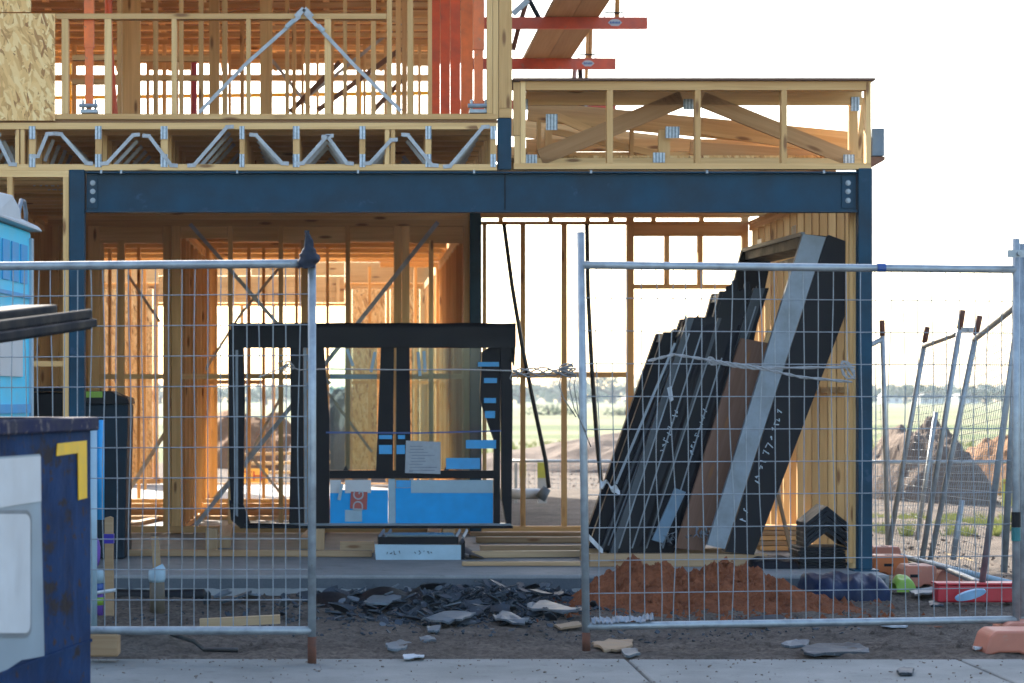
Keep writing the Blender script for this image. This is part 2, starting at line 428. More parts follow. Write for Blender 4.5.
# footpath in poured bays with thin joints
mb = MB()
joints = [-7, -4.4, -1.42, 0.62 + .78, 3.05, 6.2, 9]
for a, b in zip(joints[:-1], joints[1:]):
    mb.abox(a + .006, b - .006, 9.75, 11.46 + .01 * math.sin(a * 3), -.09, 0)
kind(mb.build('footpath', PATHC, origin=(0, 0, 0), bevel=.012), 'structure')
mb = MB(); mb.abox(-12, 12, -6, 9.6, -.12, -.02)
kind(mb.build('road', painted('asphalt', (.09, .087, .082), .85, 0, .25, 30, bumpy=.5), origin=(0, 0, 0)), 'structure')

# ================================================================== HOUSE
house = thing('house_frame', 'two storey timber house frame under construction on its concrete slab with dark blue steel portal', 'house', (0, 17, .02))
YF, YB, YR = 17.0, 21.6, 34.0
XL, XR = -2.83, 3.784
ZS = .02                       # slab top
mb = MB(); mb.poly([(-9, 16.63, -.13), (3.93, 16.63, -.13), (3.93, 21.8, -.13), (1.28, 21.8, -.13), (1.28, 34.4, -.13), (-9, 34.4, -.13)], (0, 0, .13 + ZS))
slab = mb.build('concrete_slab', SLABC, house, bevel=.012)
m = MB(); m.grid(lambda u, v: (-8.9 + 12.8*u, 16.626, -.09 + .085*v + .006*mn.noise(Vector((u*50, 0, 2)))), 160, 1); m.build('slab_edge_band', DAMP, slab)
# mortar smear along the foot of the slab
mb = MB(); mb.grid(lambda u, v: (-4 + 7.9*u, 16.625 - .05*v - .02*mn.noise(Vector((u*60, 0, 0))), -.075 - .05*v), 120, 2)
mb.build('mortar_fillet', PATHC, slab)

# --- steel columns
def column(px0, px1, zt, Y, d=.1, zb=ZS, name='steel_column'):
    m = MB(); m.abox(X(px0, Y), X(px1, Y), Y, Y + d, zb + .012, zt)
    o = m.build(name, STEEL, house, bevel=.006)
    return o
c1 = column(69, 84.5, Z(169.5, YF), YF); c2 = column(858.6, 872.5, Z(168, YF), YF)
for c, a, b in ((c1, 64, 90), (c2, 853, 878)):
    m = MB(); m.abox(X(a, YF), X(b, YF), YF - .04, YF + .14, ZS, ZS + .012); m.build('base_plate', STEEL, c)
c3 = column(470, 481.5, 3.10, 21.55, .09); c4 = column(498, 511.5, Z(118, YF), YF + .01, .1, Z(171, YF), 'steel_stub')
# --- steel beam, channel section open to the street
zb, zt = Z(212, YF), Z(171.5, YF)
x0, x1 = X(85.5, YF), X(857.6, YF)
m = MB(); m.abox(x0, x1, YF + .045, YF + .055, zb + .012, zt - .012)
m.abox(x0, x1, YF - .005, YF + .10, zb, zb + .0115); m.abox(x0, x1, YF - .005, YF + .10, zt - .0115, zt)
beam = m.build('steel_beam', STEEL, house)
for pa, pb, pc in ((86.5, 97.5, 92.8), (842, 853, 848)):
    m = MB(); m.pbox(pa, pb, 176, 208, YF + .032, .0125); m.build('end_cleat', STEEL, beam)
    for py in (183, 191.5, 200.5):
        m = MB(); c = P(pc, py, YF + .03)
        m.tube([c, c + Vector((0, -.006, 0))], .020, 12); m.tube([c + Vector((0, -.006, 0)), c + Vector((0, -.022, 0))], .013, 6)
        m.build('bolt', GALV, beam)
m = MB(); m.pbox(504.4, 505.6, 173, 210, YF + .04, .006); m.build('splice_seam', BLACKF, beam)
for px in (100, 120, 236, 357, 473, 590, 706, 823):
    m = MB(); m.pbox(px, px + 2.2, 170, 173.4, YF - .012, .006); m.build('beam_clip', GALV, beam)

# --- timber framing helpers -------------------------------------------------
def sub(name, mat, parent, fn, **kw):
    m = MB(); fn(m); return m.build(name, mat, parent, **kw)
def wall_frame(Y, plates, studs, noggs=(), d=.09, name='wall_frame'):
    m = MB(); m.pbox(*plates[0], Y, d)
    w = m.build(name, PINE, house)
    for p in plates[1:]: sub('plate', PINE, w, lambda m: m.pbox(*p, Y, d))
    for s in studs: sub('stud', PINE, w, lambda m: m.pbox(s[0], s[1], s[2], s[3], Y + .002, d - .004))
    for s in noggs: sub('nogging', PINE, w, lambda m: m.pbox(s[0], s[1], s[2], s[3], Y + .004, d - .008))
    return w

# ground floor, front left wall
w = wall_frame(YF, [(-140, 68.6, 170.5, 177)], [(-60, -54, 177, 571), (7, 12.5, 177, 571), (63, 68.6, 177, 571)], [(-54, 7, 361, 366.5), (12.5, 63, 361, 366.5)])
# side walls of the garage: studs seen edge on
def side_wall(xw, y0, y1, step, zt_, inward, first=.0, part='side_wall_frame', z0=ZS):
    m = MB(); xa, xb = (xw, xw + .09) if inward < 0 else (xw - .09, xw)
    m.abox(xa, xb, y0, y1, z0, z0 + .045)
    w = m.build(part, PINE, house)
    sub('plate', PINE, w, lambda m: m.abox(xa, xb, y0, y1, zt_ - .045, zt_)); sub('plate', PINE, w, lambda m: m.abox(xa, xb, y0, y1, zt_ - .092, zt_ - .047))
    y = y0 + first
    while y < y1 - .05:
        sub('stud', PINE, w, lambda m: m.abox(xa + .002, xb - .002, y, y + .045, z0 + .046, zt_ - .093)); y += step + rng.uniform(-.02, .02)
    return w
swr = side_wall(XR, YF + .14, YB, .31, 2.96, -1)
sub('stud', PINE, swr, lambda m: m.abox(XR - .02, XR + .07, YF + .19, YF + .235, ZS + .046, 2.86))

sub('nogging', PINE, swr, lambda m: m.abox(XR + .01, XR + .08, YF + .3, YB - .1, 1.34, 1.385))
for px, py, yy in ((762, 235, 20.9), (795.5, 222, 19.3)):
    xx = XR - .012
    sub('strap', STRAP, swr, lambda m: m.abox(xx, xx + .003, yy, yy + .18, 2.55, 2.75))
swl = side_wall(XL, YF + .1, YB, .42, 2.96, 1)
sub('nogging', PINE, swl, lambda m: m.abox(XL - .08, XL - .01, YF + .3, YB - .1, 1.34, 1.385))

# long back wall of the garage
studs = [(483, 486.5, 222, 526), (521, 525.5, 222, 526), (562, 567, 222, 526), (627, 634, 214, 526), (742.5, 748.5, 214, 526),
         (665, 669.5, 236, 284), (698, 703, 236, 284),
         (52, 58, 222, 526), (88, 99, 222, 526), (117, 124, 240, 526), (163, 171, 222, 526), (171.6, 180.5, 222, 526), (228, 232.5, 222, 526),
         (278.5, 283, 222, 526), (301, 312, 240, 526), (345.5, 350, 222, 526), (394, 401.5, 222, 526), (402, 409.5, 222, 526), (429, 433.5, 240, 526), (463.5, 469, 222, 526)]
bw = wall_frame(YB, [(481.8, 750, 213, 217.3), (481.8, 750, 221.3, 224.2), (48, 469.8, 213.5, 219.6), (48, 469.8, 219.8, 226), (482, 626.8, 526.3, 532.5), (48, 469.8, 526.3, 532.5)],
    studs, [(486.5, 521, 372.3, 377.5), (525.5, 562, 372.5, 377.8), (567, 627, 372, 377.3), (634, 742.5, 284.2, 288.6), (634, 742.5, 224.4, 235.8),
            (99, 117, 374, 379.2), (124, 163, 374, 379), (180.5, 228, 374, 379), (232.5, 278.5, 373.6, 378.6), (283, 301, 374, 379), (312, 345.5, 374, 379), (350, 394, 374, 379), (409.5, 429, 374, 379), (433.5, 463.5, 373.7, 378.8),
            (499, 503, 217.3, 221.3), (549, 553, 217.3, 221.3), (586, 590, 217.3, 221.3), (609, 614, 217.3, 221.3), (652, 656, 217.3, 221.3), (700, 704, 217.3, 221.3)], .09)
# timber lintel over the inner openings
sub('lintel', PINE, bw, lambda m: m.pbox(99.5, 162.5, 226.5, 243, YB + .01, .07))
sub('lintel', PINE, bw, lambda m: m.pbox(283.4, 345, 226.5, 243, YB + .01, .07))
sub('lintel', PINE, bw, lambda m: m.pbox(410, 463, 226.5, 243, YB + .01, .07))
sub('lintel', PINE, bw, lambda m: m.pbox(181, 227.5, 226.5, 238, YB + .01, .07))
sub('lintel', PINE, bw, lambda m: m.pbox(233, 278, 226.5, 241, YB + .01, .07))
sub('lintel', PINE, bw, lambda m: m.pbox(350.4, 393.6, 226.5, 241, YB + .01, .07))
def strap_line(pts, parent, w=.03, name='brace_strap', mat=None, Y=None):
    for a, b in zip(pts[:-1], pts[1:]):
        sub(name, mat or STRAP, parent, lambda m: m.bar(a, b, w, .004))
strap_line([P(190, 224, YB - .004), P(283, 330, YB - .004), P(330, 384, YB - .004)], bw, .035)
strap_line([P(438, 222, YB - .004), P(362, 318, YB - .004), P(196, 525, YB - .004)], bw, .04)
# cross braces seen further inside
bw2 = wall_frame(25.6, [(120, 345, 243, 248)], [(108, 111, 248, 516), (137, 140, 248, 516), (295, 298, 248, 516), (326, 329, 248, 516), (206, 209.5, 248, 507), (262, 265, 248, 507), (247, 250.5, 248, 507), (214, 217, 248, 507)], [(180, 262, 380, 384)])
for a, b, c in ((100, 350, 499), (100, 350, 503.5), (100, 350, 516)): sub('plate', PINE, bw2, lambda m: m.pbox(a, b, c, c + 4.2, 25.4 - (c - 499) * .09, .09))
sub('lining_board', REDPINE, bw2, lambda m: m.pbox(100, 350, 508, 515.6, 24.9, .03))
strap_line([P(284, 262, 25.5), P(240, 315, 25.5), P(205, 370, 25.5)], bw2, .03)
strap_line([P(128, 275, 25.5), P(160, 322, 25.5)], bw2, .03)
strap_line([P(170, 425, 25.5), P(128, 492, 25.5)], bw2, .045)
strap_line([P(282, 395, 25.5), P(246, 462, 25.5), P(212, 500, 25.5)], bw2, .03)
strap_line([P(246, 450, 25.5), P(290, 505, 25.5)], bw2, .03)
strap_line([P(322, 385, 25.5), P(372, 452, 25.5)], bw2, .03)
# inner walls running into the depth
w = side_wall(-1.56, 21.75, 28.0, .6, 2.96, 1, .05)
w = side_wall(1.13, 21.75, 33.8, .6, 2.96, -1, .05)
sub('bracing_or_shade_sheet', OSB, w, lambda m: m.abox(1.2235, 1.2335, 21.8, 33.8, ZS + .05, 3.45))
# rear wall with strand board bracing sheets
rw = wall_frame(YR, [(98, 426, 283, 289), (98, 160, 478.5, 484), (205, 426, 483.2, 486)],
    [(100, 104, 289, 480), (153, 158, 289, 480), (205, 209, 303, 482), (240, 243.5, 303, 482), (308, 311, 303, 482), (345, 352, 289, 482), (386, 390, 289, 482), (420, 426, 289, 482), (272, 275, 303, 482)],
    [(158, 205, 478, 483), (158, 345, 303, 306)])
for a, b in ((20, 158), (158.3, 251), (251.3, 344.8), (345, 440)):
    for c, e in ((250, 262), (262.3, 275.6 if 158 < a < 344 else 282.8)): sub('lintel', PINE, rw, lambda m: m.pbox(a, b, c, e, YR - .06, .05))
sub('lintel', PINE, rw, lambda m: m.pbox(158.3, 344.8, 276, 302.6, YR - .06, .05))
for px in (196, 232, 268, 304, 336): sub('jack_stud', PINE, rw, lambda m: m.pbox(px, px + 4, 278, 302, YR - .11, .045))
for a, b in ((104.3, 152.6), (352.3, 385.6), (390.3, 419.6)):
    sub('bracing_or_shade_sheet', OSB, rw, lambda m: m.pbox(a, b, 289.3, 478, YR - .02, .012))
# a second room wall half way with an opening, orange boards in front of the rear wall
mw = wall_frame(28.2, [(175, 240, 262, 267), (380, 445, 262, 267), (98, 160, 262, 267)],
    [(99, 102, 267, 490), (128, 131, 267, 490), (143, 146, 267, 490), (414, 417, 267, 490), (436, 440, 267, 490), (395, 398, 267, 490), (368, 371, 267, 490)], [(352, 436, 381, 384)])
for a, b in ((30, 99), (99.2, 175), (175.4, 262), (262.4, 352), (352.4, 452)):
    for c, e in ((224, 237.8), (238, 249.8), (250, 261.6)): sub('lintel', PINE, mw, lambda m: m.pbox(a, b, c, e, 28.22, .05))
# first floor bearers seen from below: flat sheets of flooring and timbers
# --- floor trusses
def pz(py): return Z(py, YF)
VERT = [(28.2, 35.8), (94.4, 102), (160, 168), (239, 245), (292.3, 300), (359, 366), (425, 432), (490, 496.6)]
PLAIN = [(14.3, 19.3), (19.6, 24.6), (384.4, 390), (390.4, 395.8)]
WEB = [((-28, 163), (-6, 135)), ((-4, 135), (10, 164)), ((38, 156), (47, 134)), ((61, 134), (86, 163)), ((107, 163), (133, 135)), ((149, 136), (171, 165)), ((194, 165), (227, 127)),
       ((256, 135), (282, 163)), ((303, 163), (327, 136)), ((328, 137), (347, 163)), ((370, 163), (391, 140)), ((408, 135), (432, 165)), ((450, 166), (483, 127))]
def floor_truss(Y, full, xr=497):
    dy = Y - YF
    sx = lambda px: (px - CX) * YF / F
    m = MB()
    xa, xb = sx(-140), sx(xr)
    m.abox(xa, xb, Y, Y + .09, pz(170.2), pz(164))
    t = m.build('floor_truss', PINE, house)
    sub('top_chord', PINE, t, lambda m: m.abox(xa, xb, Y, Y + .09, pz(129), pz(122.5)))
    for a, b in VERT + PLAIN:
        sub('truss_post', PINE, t, lambda m: m.abox(sx(a) + .004, sx(b) - .004, Y + .006, Y + .084, pz(163.8), pz(129.2)))
    if full:
        for a, b in VERT:
            for pa, pb in ((126, 139), (154, 167)):
                sub('nail_plate', PLATE, t, lambda m: m.abox(sx(a) + .004, sx(b) - .004, Y - .006, Y - .001, pz(pb), pz(pa)))
    for (a, b) in WEB:
        if not full and rng.random() < .08: continue
        p0 = Vector((sx(a[0]), Y - .004, pz(a[1]))); p1 = Vector((sx(b[0]), Y - .004, pz(b[1])))
        hor = Vector((.045 if b[0] > a[0] else -.045, 0, 0))
        def web(m):
            m.bar(p0, p1, .027, .012)
            lo, hi = (p0, p1) if p0.z < p1.z else (p1, p0)
            dirx = 1 if hi.x > lo.x else -1
            if full:
                m.bar(hi - Vector((dirx * .012, 0, 0)), hi + Vector((dirx * .05, 0, .004)), .028, .008)
                m.bar(lo + Vector((dirx * .012, 0, 0)), lo - Vector((dirx * .05, 0, .004)), .028, .008)
        sub('metal_web', STRAP, t, web)
    return t
for k in range(11):
    floor_truss(YF + .012 + k * .37, k == 0)
for k in range(9, 24, 2):
    m = MB(); Y = YF + k * .46
    m.abox(-5.5, 1.12, Y, Y + .09, pz(170.2), pz(164)); m.abox(-5.5, 1.12, Y, Y + .045, pz(160), pz(124)); m.build('floor_joist', PINE, house)
for ya, yb in ((YF + .02, 27.6),):
    m = MB(); m.abox(-9, 1.12, ya, yb, pz(122.2), pz(119.6)); m.build('floor_deck', CHIPB, house)
sub('bracing_or_shade_sheet', OSB, swl, lambda m: m.abox(XL - .105, XL - .0935, YF + .1, YB, ZS, 2.95))
sub('lining_board', PINE, bw, lambda m: m.pbox(40, 99.2, 226.2, 526, YB + .0935, .015))
sub('lining_board', PINE, bw, lambda m: m.pbox(99.3, 104, 240.5, 526, YB + .05, .02))
m = MB(); m.abox(-5.3, -5.28, YF + .1, 34.2, ZS, 3.4); m.build('bracing_or_shade_sheet', OSB, house)  # unseen wall added to shut out side light from the rooms
m = MB(); m.abox(-9, -4.2, YF + .05, YF + .06, ZS, 5.1); m.build('bracing_or_shade_sheet', OSB, house)  # unseen screen left of view, added to shade the footpath
# garage roof joists under the parapet box
for k in range(1, 8):
    m = MB(); Y = YF + .25 + k * .58
    m.abox(1.25, 3.8, Y, Y + .045, 2.985, 3.12); m.build('roof_joist', PINE, house)

# --- upper storey front wall
uw = wall_frame(YF + .005, [(-60, 497, 113.8, 119.2), (55.5, 386.5, 13.5, 18.8)],
    [(61.5, 68.3, 19, 113.6), (104.5, 111, 19, 113.6), (171.5, 176.5, 19, 113.6), (246, 250.5, 19, 113.6), (324.5, 331, 19, 113.6),
     (387, 392, -60, 113.6), (407.5, 413, -60, 113.6), (487, 492.6, -60, 113.6), (493, 498.4, -60, 118)], [(388, 487, -22, -17)])
sub('corner_board', PINE, uw, lambda m: m.pbox(499, 512, -60, 108, YF + .01, .09))
sub('corner_block', PINE, uw, lambda m: m.pbox(499, 512, 108.3, 117.6, YF + .012, .09))
strap_line([P(199, 112.5, YF - .012), P(247, 63, YF - .012), P(300, 16, YF - .012)], uw, .027)
strap_line([P(305, 13, YF - .012), P(355, 66, YF - .012), P(401, 111, YF - .012)], uw, .027)
strap_line([P(296, 17, YF - .014), P(304, 8.5, YF - .014), P(312, 17, YF - .014)], uw, .04)
sub('brace_tensioner', GALV, uw, lambda m: (m.bar(P(286, 27, YF - .022), P(294, 20, YF - .022), .03, .02)))
sub('brace_tensioner', GALV, uw, lambda m: (m.bar(P(318, 25, YF - .022), P(324, 31, YF - .022), .03, .02)))
# strand board sheets at the corner
def sheet(pts, Y, th=.012): 
    m = MB(); m.poly([P(a, b, Y) for a, b in pts], (0, th, 0)); m.build('bracing_or_shade_sheet', OSB, house)
sheet([(-80, -60), (31, -60), (31, 12), (-80, 12)], YF - .014)
sheet([(-80, 12.6), (55, 13.5), (55, 120.5), (-80, 120.5)], YF - .013)
# upper storey inner and back walls
def ustud(Y, lst, zt_=4.98, plates=True, noggs=()):
    m = MB(); za = pz(119.4)
    xa, xb = -3.9, 1.15
    m.abox(xa, xb, Y, Y + .09, za, za + .045)
    w = m.build('wall_frame', PINE, house)
    sub('plate', PINE, w, lambda m: m.abox(xa, xb, Y, Y + .09, zt_, zt_ + .045))
    for a, b in lst: sub('stud', PINE, w, lambda m: m.abox(X(a, Y), X(b, Y), Y + .003, Y + .087, za + .046, zt_ - .001))
    for a, b, c, e in noggs: sub('nogging', PINE, w, lambda m: m.pbox(a, b, c, e, Y + .006, .07))
    return w
ustud(18.9, [(117, 121.5), (153, 157.5), (179, 183), (198.5, 203), (222, 227), (-20, -15), (343, 347), (371, 376), (428, 432)], 5.0, True, [(72, 117, 55, 60), (72, 117, 79, 84)])
ustud(20.4, [(122, 140), (209, 219), (260, 272), (285, 289), (305, 310), (396, 401), (402, 407)], 5.0, True, [(112, 209, 55.5, 61), (112, 209, 75.5, 80)])
ustud(22.3, [(86, 91), (134, 138), (174, 178), (240, 244), (292, 296), (330, 334), (356, 360), (410, 414)], 5.0)
uwb = ustud(24.2, [(72, 76), (146, 149), (162, 166), (190, 193), (228, 231), (268, 271), (301, 304), (316, 319), (344, 347), (363, 366), (384, 387), (418, 421), (40, 44)], 5.02, True,
    [(40, 72, 74.5, 80.5), (76, 430, 74.5, 80.5), (76, 430, 54, 58.5)])
for a, b in ((76, 121), (149, 190), (231, 243), (268.5, 301), (347, 384), (404, 430)): sub('lining_board', PINE, uwb, lambda m: m.pbox(a, b, 58.6, 70 if a % 2 else 66, 24.22, .02))
strap_line([P(288, 112, 24.1), P(352, 62, 24.1), (P(405, 20, 24.1))], uwb, .035, mat=STRAP)
strap_line([P(272, 60, 24.1), P(310, 108, 24.1)], uwb, .035)
strap_line([P(318, 110, 22.6), P(402, 48, 22.6)], uwb, .05, name='brace_board', mat=BROWN)
strap_line([P(290, 112, 22.8), P(340, 62, 22.8)], uwb, .05, name='brace_board', mat=BROWN)
strap_line([P(372, 112, 22.8), P(402, 80, 22.8)], uwb, .05, name='brace_board', mat=BROWN)
# ceiling battens and roof
for k in range(19):
    Y = 17.6 + k * .46
    m = MB(); m.abox(-4, 1.2, Y, Y + .09, 5.075, 5.12); m.build('ceiling_batten', PINE, house)
for k in range(9):
    xx = -3.8 + k * .6
    m = MB(); m.bar((xx, 16.6, 5.12), (xx, 21.2, 6.35), .11, .045, (1, 0, 0)); m.bar((xx, 26.25, 5.07), (xx, 21.2, 6.38), .09, .045, (1, 0, 0)); m.bar((xx, 16.6, 5.17), (xx, 25.0, 5.17), .09, .043, (1, 0, 0))
    m.build('roof_truss', PINE, house)
m = MB(); m.poly([(-9.3, 16.4, 5.17), (1.4, 16.4, 5.17), (1.4, 21.2, 6.46), (-9.3, 21.2, 6.46)], (0, 0, .02)); m.build('roof_sarking', CHIPB, house)  # left end runs out of view, added to shade the footpath
m = MB(); m.poly([(-9.3, 21.2, 6.46), (1.4, 21.2, 6.46), (1.4, 26.3, 5.13), (-9.3, 26.3, 5.13)], (0, 0, .02)); m.build('roof_sarking', CHIPB, house)  # unseen left part likewise extended for its shadow

# --- parapet box over the garage
pw = wall_frame(YF + .002, [(526, 866, 81.2, 90), (513.8, 871, 163.2, 169)],
    [(520.5, 525.6, 81.2, 163), (607, 613, 90.2, 163), (695.2, 700.8, 90.2, 163), (781.5, 787, 90.2, 163), (866.3, 871, 81.2, 163)], name='parapet_frame')
sub('capping_board', BROWN, pw, lambda m: m.abox(X(512.8, YF), X(874.5, YF), YF - .03, YF + .55, Z(80.8, YF), Z(78.4, YF)))
sub('end_board', PINE, pw, lambda m: m.abox(X(513.5, YF), X(520.2, YF), YF + .01, YF + .05, Z(135, YF), Z(82, YF)))
sub('end_board', PINE, pw, lambda m: m.abox(X(514.5, YF), X(520.2, YF), YF + .01, YF + .05, Z(163, YF), Z(135.5, YF)))
Y2 = YF + .40
m = MB(); m.pbox(526, 862, 91.5, 104.8, Y2, .045); m.pbox(526, 862, 158, 165.5, Y2, .045)
tr = m.build('parapet_truss', PINE, house)
sub('truss_web', REDPINE, tr, lambda m: m.bar(P(540, 157.8, Y2 + .02), P(682, 99, Y2 + .02), .125, .04))
sub('truss_web', REDPINE, tr, lambda m: m.bar(P(702, 99.5, Y2 + .02), P(848, 158.5, Y2 + .02), .115, .04))
sub('truss_post', PINE, tr, lambda m: m.pbox(849, 858, 95, 163, Y2 + .05, .045))
sub('truss_post', PINE, tr, lambda m: m.bar(P(857, 163, Y2 + .1), P(864, 98, Y2 + .1), .04, .045))
sub('truss_post', PINE, tr, lambda m: m.pbox(658.5, 670, 130, 162, Y2 + .06, .045))
for a, b, c, e in ((546, 557.5, 114, 130), (526, 537, 154.5, 165), (665.5, 679.5, 126.5, 138), (653, 665, 152.5, 162.5), (683.5, 693.5, 99, 109.5), (851, 859.5, 97, 111), (843.5, 854.5, 154.5, 163), (525, 528, 99, 110)):
    sub('nail_plate', PLATE, tr, lambda m: m.pbox(a, b, c, e, Y2 - .008, .005))
# sloping roof timbers behind the box
Y3 = YF + .85
m = MB(); m.bar(P(528, 111, Y3), P(866, 143, Y3), .15, .045); m.pbox(528, 866, 152, 168, Y3, .045)
rt = m.build('roof_truss', PINE, house)
for a, b, mt in ((139, 151.5, PINE), (152, 165, REDPINE)): sub('lining_board', mt, rt, lambda m: m.pbox(526, 866, a, b, Y3 + .3, .02))
sub('truss_web', PINE, rt, lambda m: m.bar(P(556, 116, Y3 - .03), P(660, 161, Y3 - .03), .06, .03))
sub('truss_web', PINE, rt, lambda m: m.bar(P(548, 130, Y3 - .06), P(660, 155, Y3 - .06), .05, .03))
sub('truss_web', PINE, rt, lambda m: m.bar(P(700, 126, Y3 - .03), P(862, 150, Y3 - .03), .13, .03))
sub('truss_web', REDPINE, rt, lambda m: m.bar(P(690, 148, Y3 - .05), P(862, 160, Y3 - .05), .10, .03))
for a, b, c, e in ((537, 541, 120, 160), (545, 552, 128, 158), (630, 634, 118, 160)): sub('truss_post', PINE, rt, lambda m: m.pbox(a, b, c, e, Y3 - .1, .045))
for k in range(3):
    Y4 = YF + 1.6 + k * 1.1
    m = MB(); za = 3.5 - .1 * k
    m.bar((1.25, Y4, za), (3.85, Y4, za - .30), .14, .045); m.abox(1.25, 3.85, Y4 - .05, Y4 - .005, 3.13, 3.26); m.build('roof_truss', PINE, house)
m = MB(); m.poly([(1.2, YF + .62, 3.14), (3.88, YF + .62, 3.14), (3.88, 22.4, 3.14), (1.2, 22.4, 3.14)], (0, 0, .018)); m.build('added_roof_sheet', OSB, house)  # added above the garage to keep direct sun off the side wall
# gutter end on the right
gm = MB(); Yg = YF + .75
gm.pbox(872, 884.5, 128, 156, Yg, .5)
g = gm.build('fascia_end', painted('fascia_blue_grey', (.16, .25, .33), .5), house, bevel=.006)
sub('soffit_strip', BROWN, g, lambda m: m.poly([P(871, 156.6, Yg), P(885, 156.6, Yg), P(885, 160, Yg), P(871, 168, Yg)], (0, .5, 0)))

# stamps printed on the underside of the flooring
for i in range(5):
    m = MB(); scribble(m, (X(12 + i * 9, YF), 18.1 + .35 * i, pz(171.5) - .0), (1, 0, 0), (0, 1, 0), 7, .05, (0, 0, -1), .0035, 40 + i)
    m.build('printed_stamp', CHALK, house)

# ================================================================== UPSTAIRS PROPS
def prop(px0, px1, pyb, Y, step=None, label='', base=True, mat=ORANGE, group='orange steel props in the upper storey'):
    xc = X((px0 + px1) / 2, Y); zb_ = Z(pyb, Y); rr = X(px1, Y) - X(px0, Y)
    t = thing('steel_prop', label, 'prop', (xc, Y, zb_), group)
    zs = Z(step, Y) if step else zb_ + 1
    sub('inner_tube', mat, t, lambda m: m.abox(xc - rr * .40, xc + rr * .40, Y - rr * .4, Y + rr * .4, zb_ + .05, zs))
    sub('outer_tube', mat, t, lambda m: m.abox(xc - rr * .5, xc + rr * .5, Y - rr * .5, Y + rr * .5, zs, 4.98))
    if base:
        sub('foot_bracket', GALV, t, lambda m: (m.abox(xc - rr * .85, xc + rr * .95, Y - .05, Y + .05, zb_, zb_ + .025), m.abox(xc - rr * .75, xc - rr * .55, Y - .03, Y + .03, zb_ + .025, zb_ + .1), m.abox(xc + rr * .55, xc + rr * .75, Y - .03, Y + .03, zb_ + .025, zb_ + .1), m.tube([(xc - rr, Y - .055, zb_ + .05), (xc + rr, Y - .055, zb_ + .05)], .016, 8)))
    return t
UPZ = pz(119.4)
prop(84.5, 94, 113.4, YF + .08, 48, 'orange steel prop with a bright clamp foot beside the strand board corner sheet')
prop(473, 484, 113.4, YF + .08, 50, 'faded orange steel prop with a clamp foot at the right corner studs')
def oplank(px0, px1, Y, label, mat=ORDARK):
    m = MB(); m.abox(X(px0, Y), X(px1, Y), Y, Y + .05, UPZ, 4.97)
    return tag(m.build('scaffold_plank', mat, origin=(X(px0, Y), Y, UPZ)), label, 'plank', 'orange planks upright in the upper storey')
oplank(450.5, 460.3, 18.2, 'orange red plank standing upright, second from the right in the row by the corner')
oplank(461, 473, 17.8, 'broad bright orange plank standing upright, rightmost of the row by the corner', ORANGE)
oplank(440.5, 450, 19.2, 'dark orange plank standing upright, third from the right in the row by the corner')
oplank(430, 440, 20.0, 'narrow dark orange plank standing upright, leftmost of the row by the corner')
m = MB(); Yq = 22.0
m.tube([P(194, 62, Yq), P(194, 160, Yq)], [.028, .034], 8)
o = tag(m.build('steel_prop', REDP), 'thin red steel prop standing deep inside the upper storey', 'prop', 'orange steel props in the upper storey')
m = MB(); m.tube([P(108, -40, 18.3), P(109, 40, 18.3), P(114, 112, 18.3), P(116, 150, 18.3)], .03, 8)
tag(m.build('steel_prop', ORDARK), 'slightly bent dark orange prop just right of the bright clamp footed prop', 'prop', 'orange steel props in the upper storey')
# yellow guard rail beyond the back wall
sf = thing('guard_rail', 'yellow guard rail crossing the bright gap behind the upper storey', 'railing', (0, 26.5, 3.4))
sub('rail', YELLOW, sf, lambda m: m.tube([P(30, 98, 26.5), P(430, 93, 26.5)], .024, 8))
sub('rail', YELLOW, sf, lambda m: m.tube([P(30, 120, 26.5), P(430, 118, 26.5)], .024, 8))
for px in (70, 215, 360):
    sub('post', YELLOW, sf, lambda m: m.tube([P(px, 60, 26.55), P(px, 200, 26.55)], .024, 8))

# ================================================================== SCAFFOLD AT THE SIDE
scf = thing('scaffold', 'orange bracket scaffold with a plank deck beside the upper storey corner', 'scaffold', (2.1, 20, ZS))
def transom(Y, pya, pyb, pxr, badge):
    o = sub('transom', TRANS, scf, lambda m: m.abox(1.2, X(pxr, Y), Y, Y + .05, Z(pyb, Y), Z(pya, Y)))
    xs = X(badge, Y); zc = (Z(pyb, Y) + Z(pya, Y)) / 2
    sub('maker_badge', PAPER, o, lambda m: m.poly([(xs - .062, Y - .003, zc), (xs - .04, Y - .003, zc + .022), (xs - .02, Y - .003, zc + .03), (xs + .02, Y - .003, zc + .03), (xs + .04, Y - .003, zc + .022), (xs + .062, Y - .003, zc), (xs + .03, Y - .003, zc - .028), (xs - .03, Y - .003, zc - .028)], (0, .002, 0)))
    def marks(m):
        for k in range(7): m.abox(xs - .042 + k * .0125, xs - .034 + k * .0125, Y - .006, Y - .0035, zc - .008, zc + (.008 if k % 2 else .011))
    sub('badge_letters', DKTAPE, o, marks)
    sub('coupler', BLACKF, scf, lambda m: (m.tube([(xs - .09, Y - .01, zc + .05), (xs - .09, Y - .01, zc + .085), (xs + .07, Y - .01, zc + .085), (xs + .07, Y - .01, zc + .05)], .008, 6)))
    sub('standard', AMBER, scf, lambda m: m.tube([(xs + .02, Y + .03, zc + .04), (xs + .06, Y + .03, zc + 1.3)], .022, 8))
transom(20.0, 17, 28.5, 647.5, 615); transom(22.45, 58, 69, 616, 588); transom(26.0, 100, 109, 616, 584)
for a, b in ((1.74, 1.965), (1.97, 2.20)):
    sub('deck_plank', DECKBOARD, scf, lambda m: m.abox(a, b, 17.6, 22.9, Z(16.7, 20) , Z(16.7, 20) + .04))
sub('brace', RUST, scf, lambda m: m.tube([P(531, -12, 20.2), P(518, 30, 20.2), P(513, 50, 20.2)], .022, 8))
sub('brace', BLACKF, scf, lambda m: m.tube([P(524, -10, 20.3), P(540, 20, 20.3)], .022, 8))
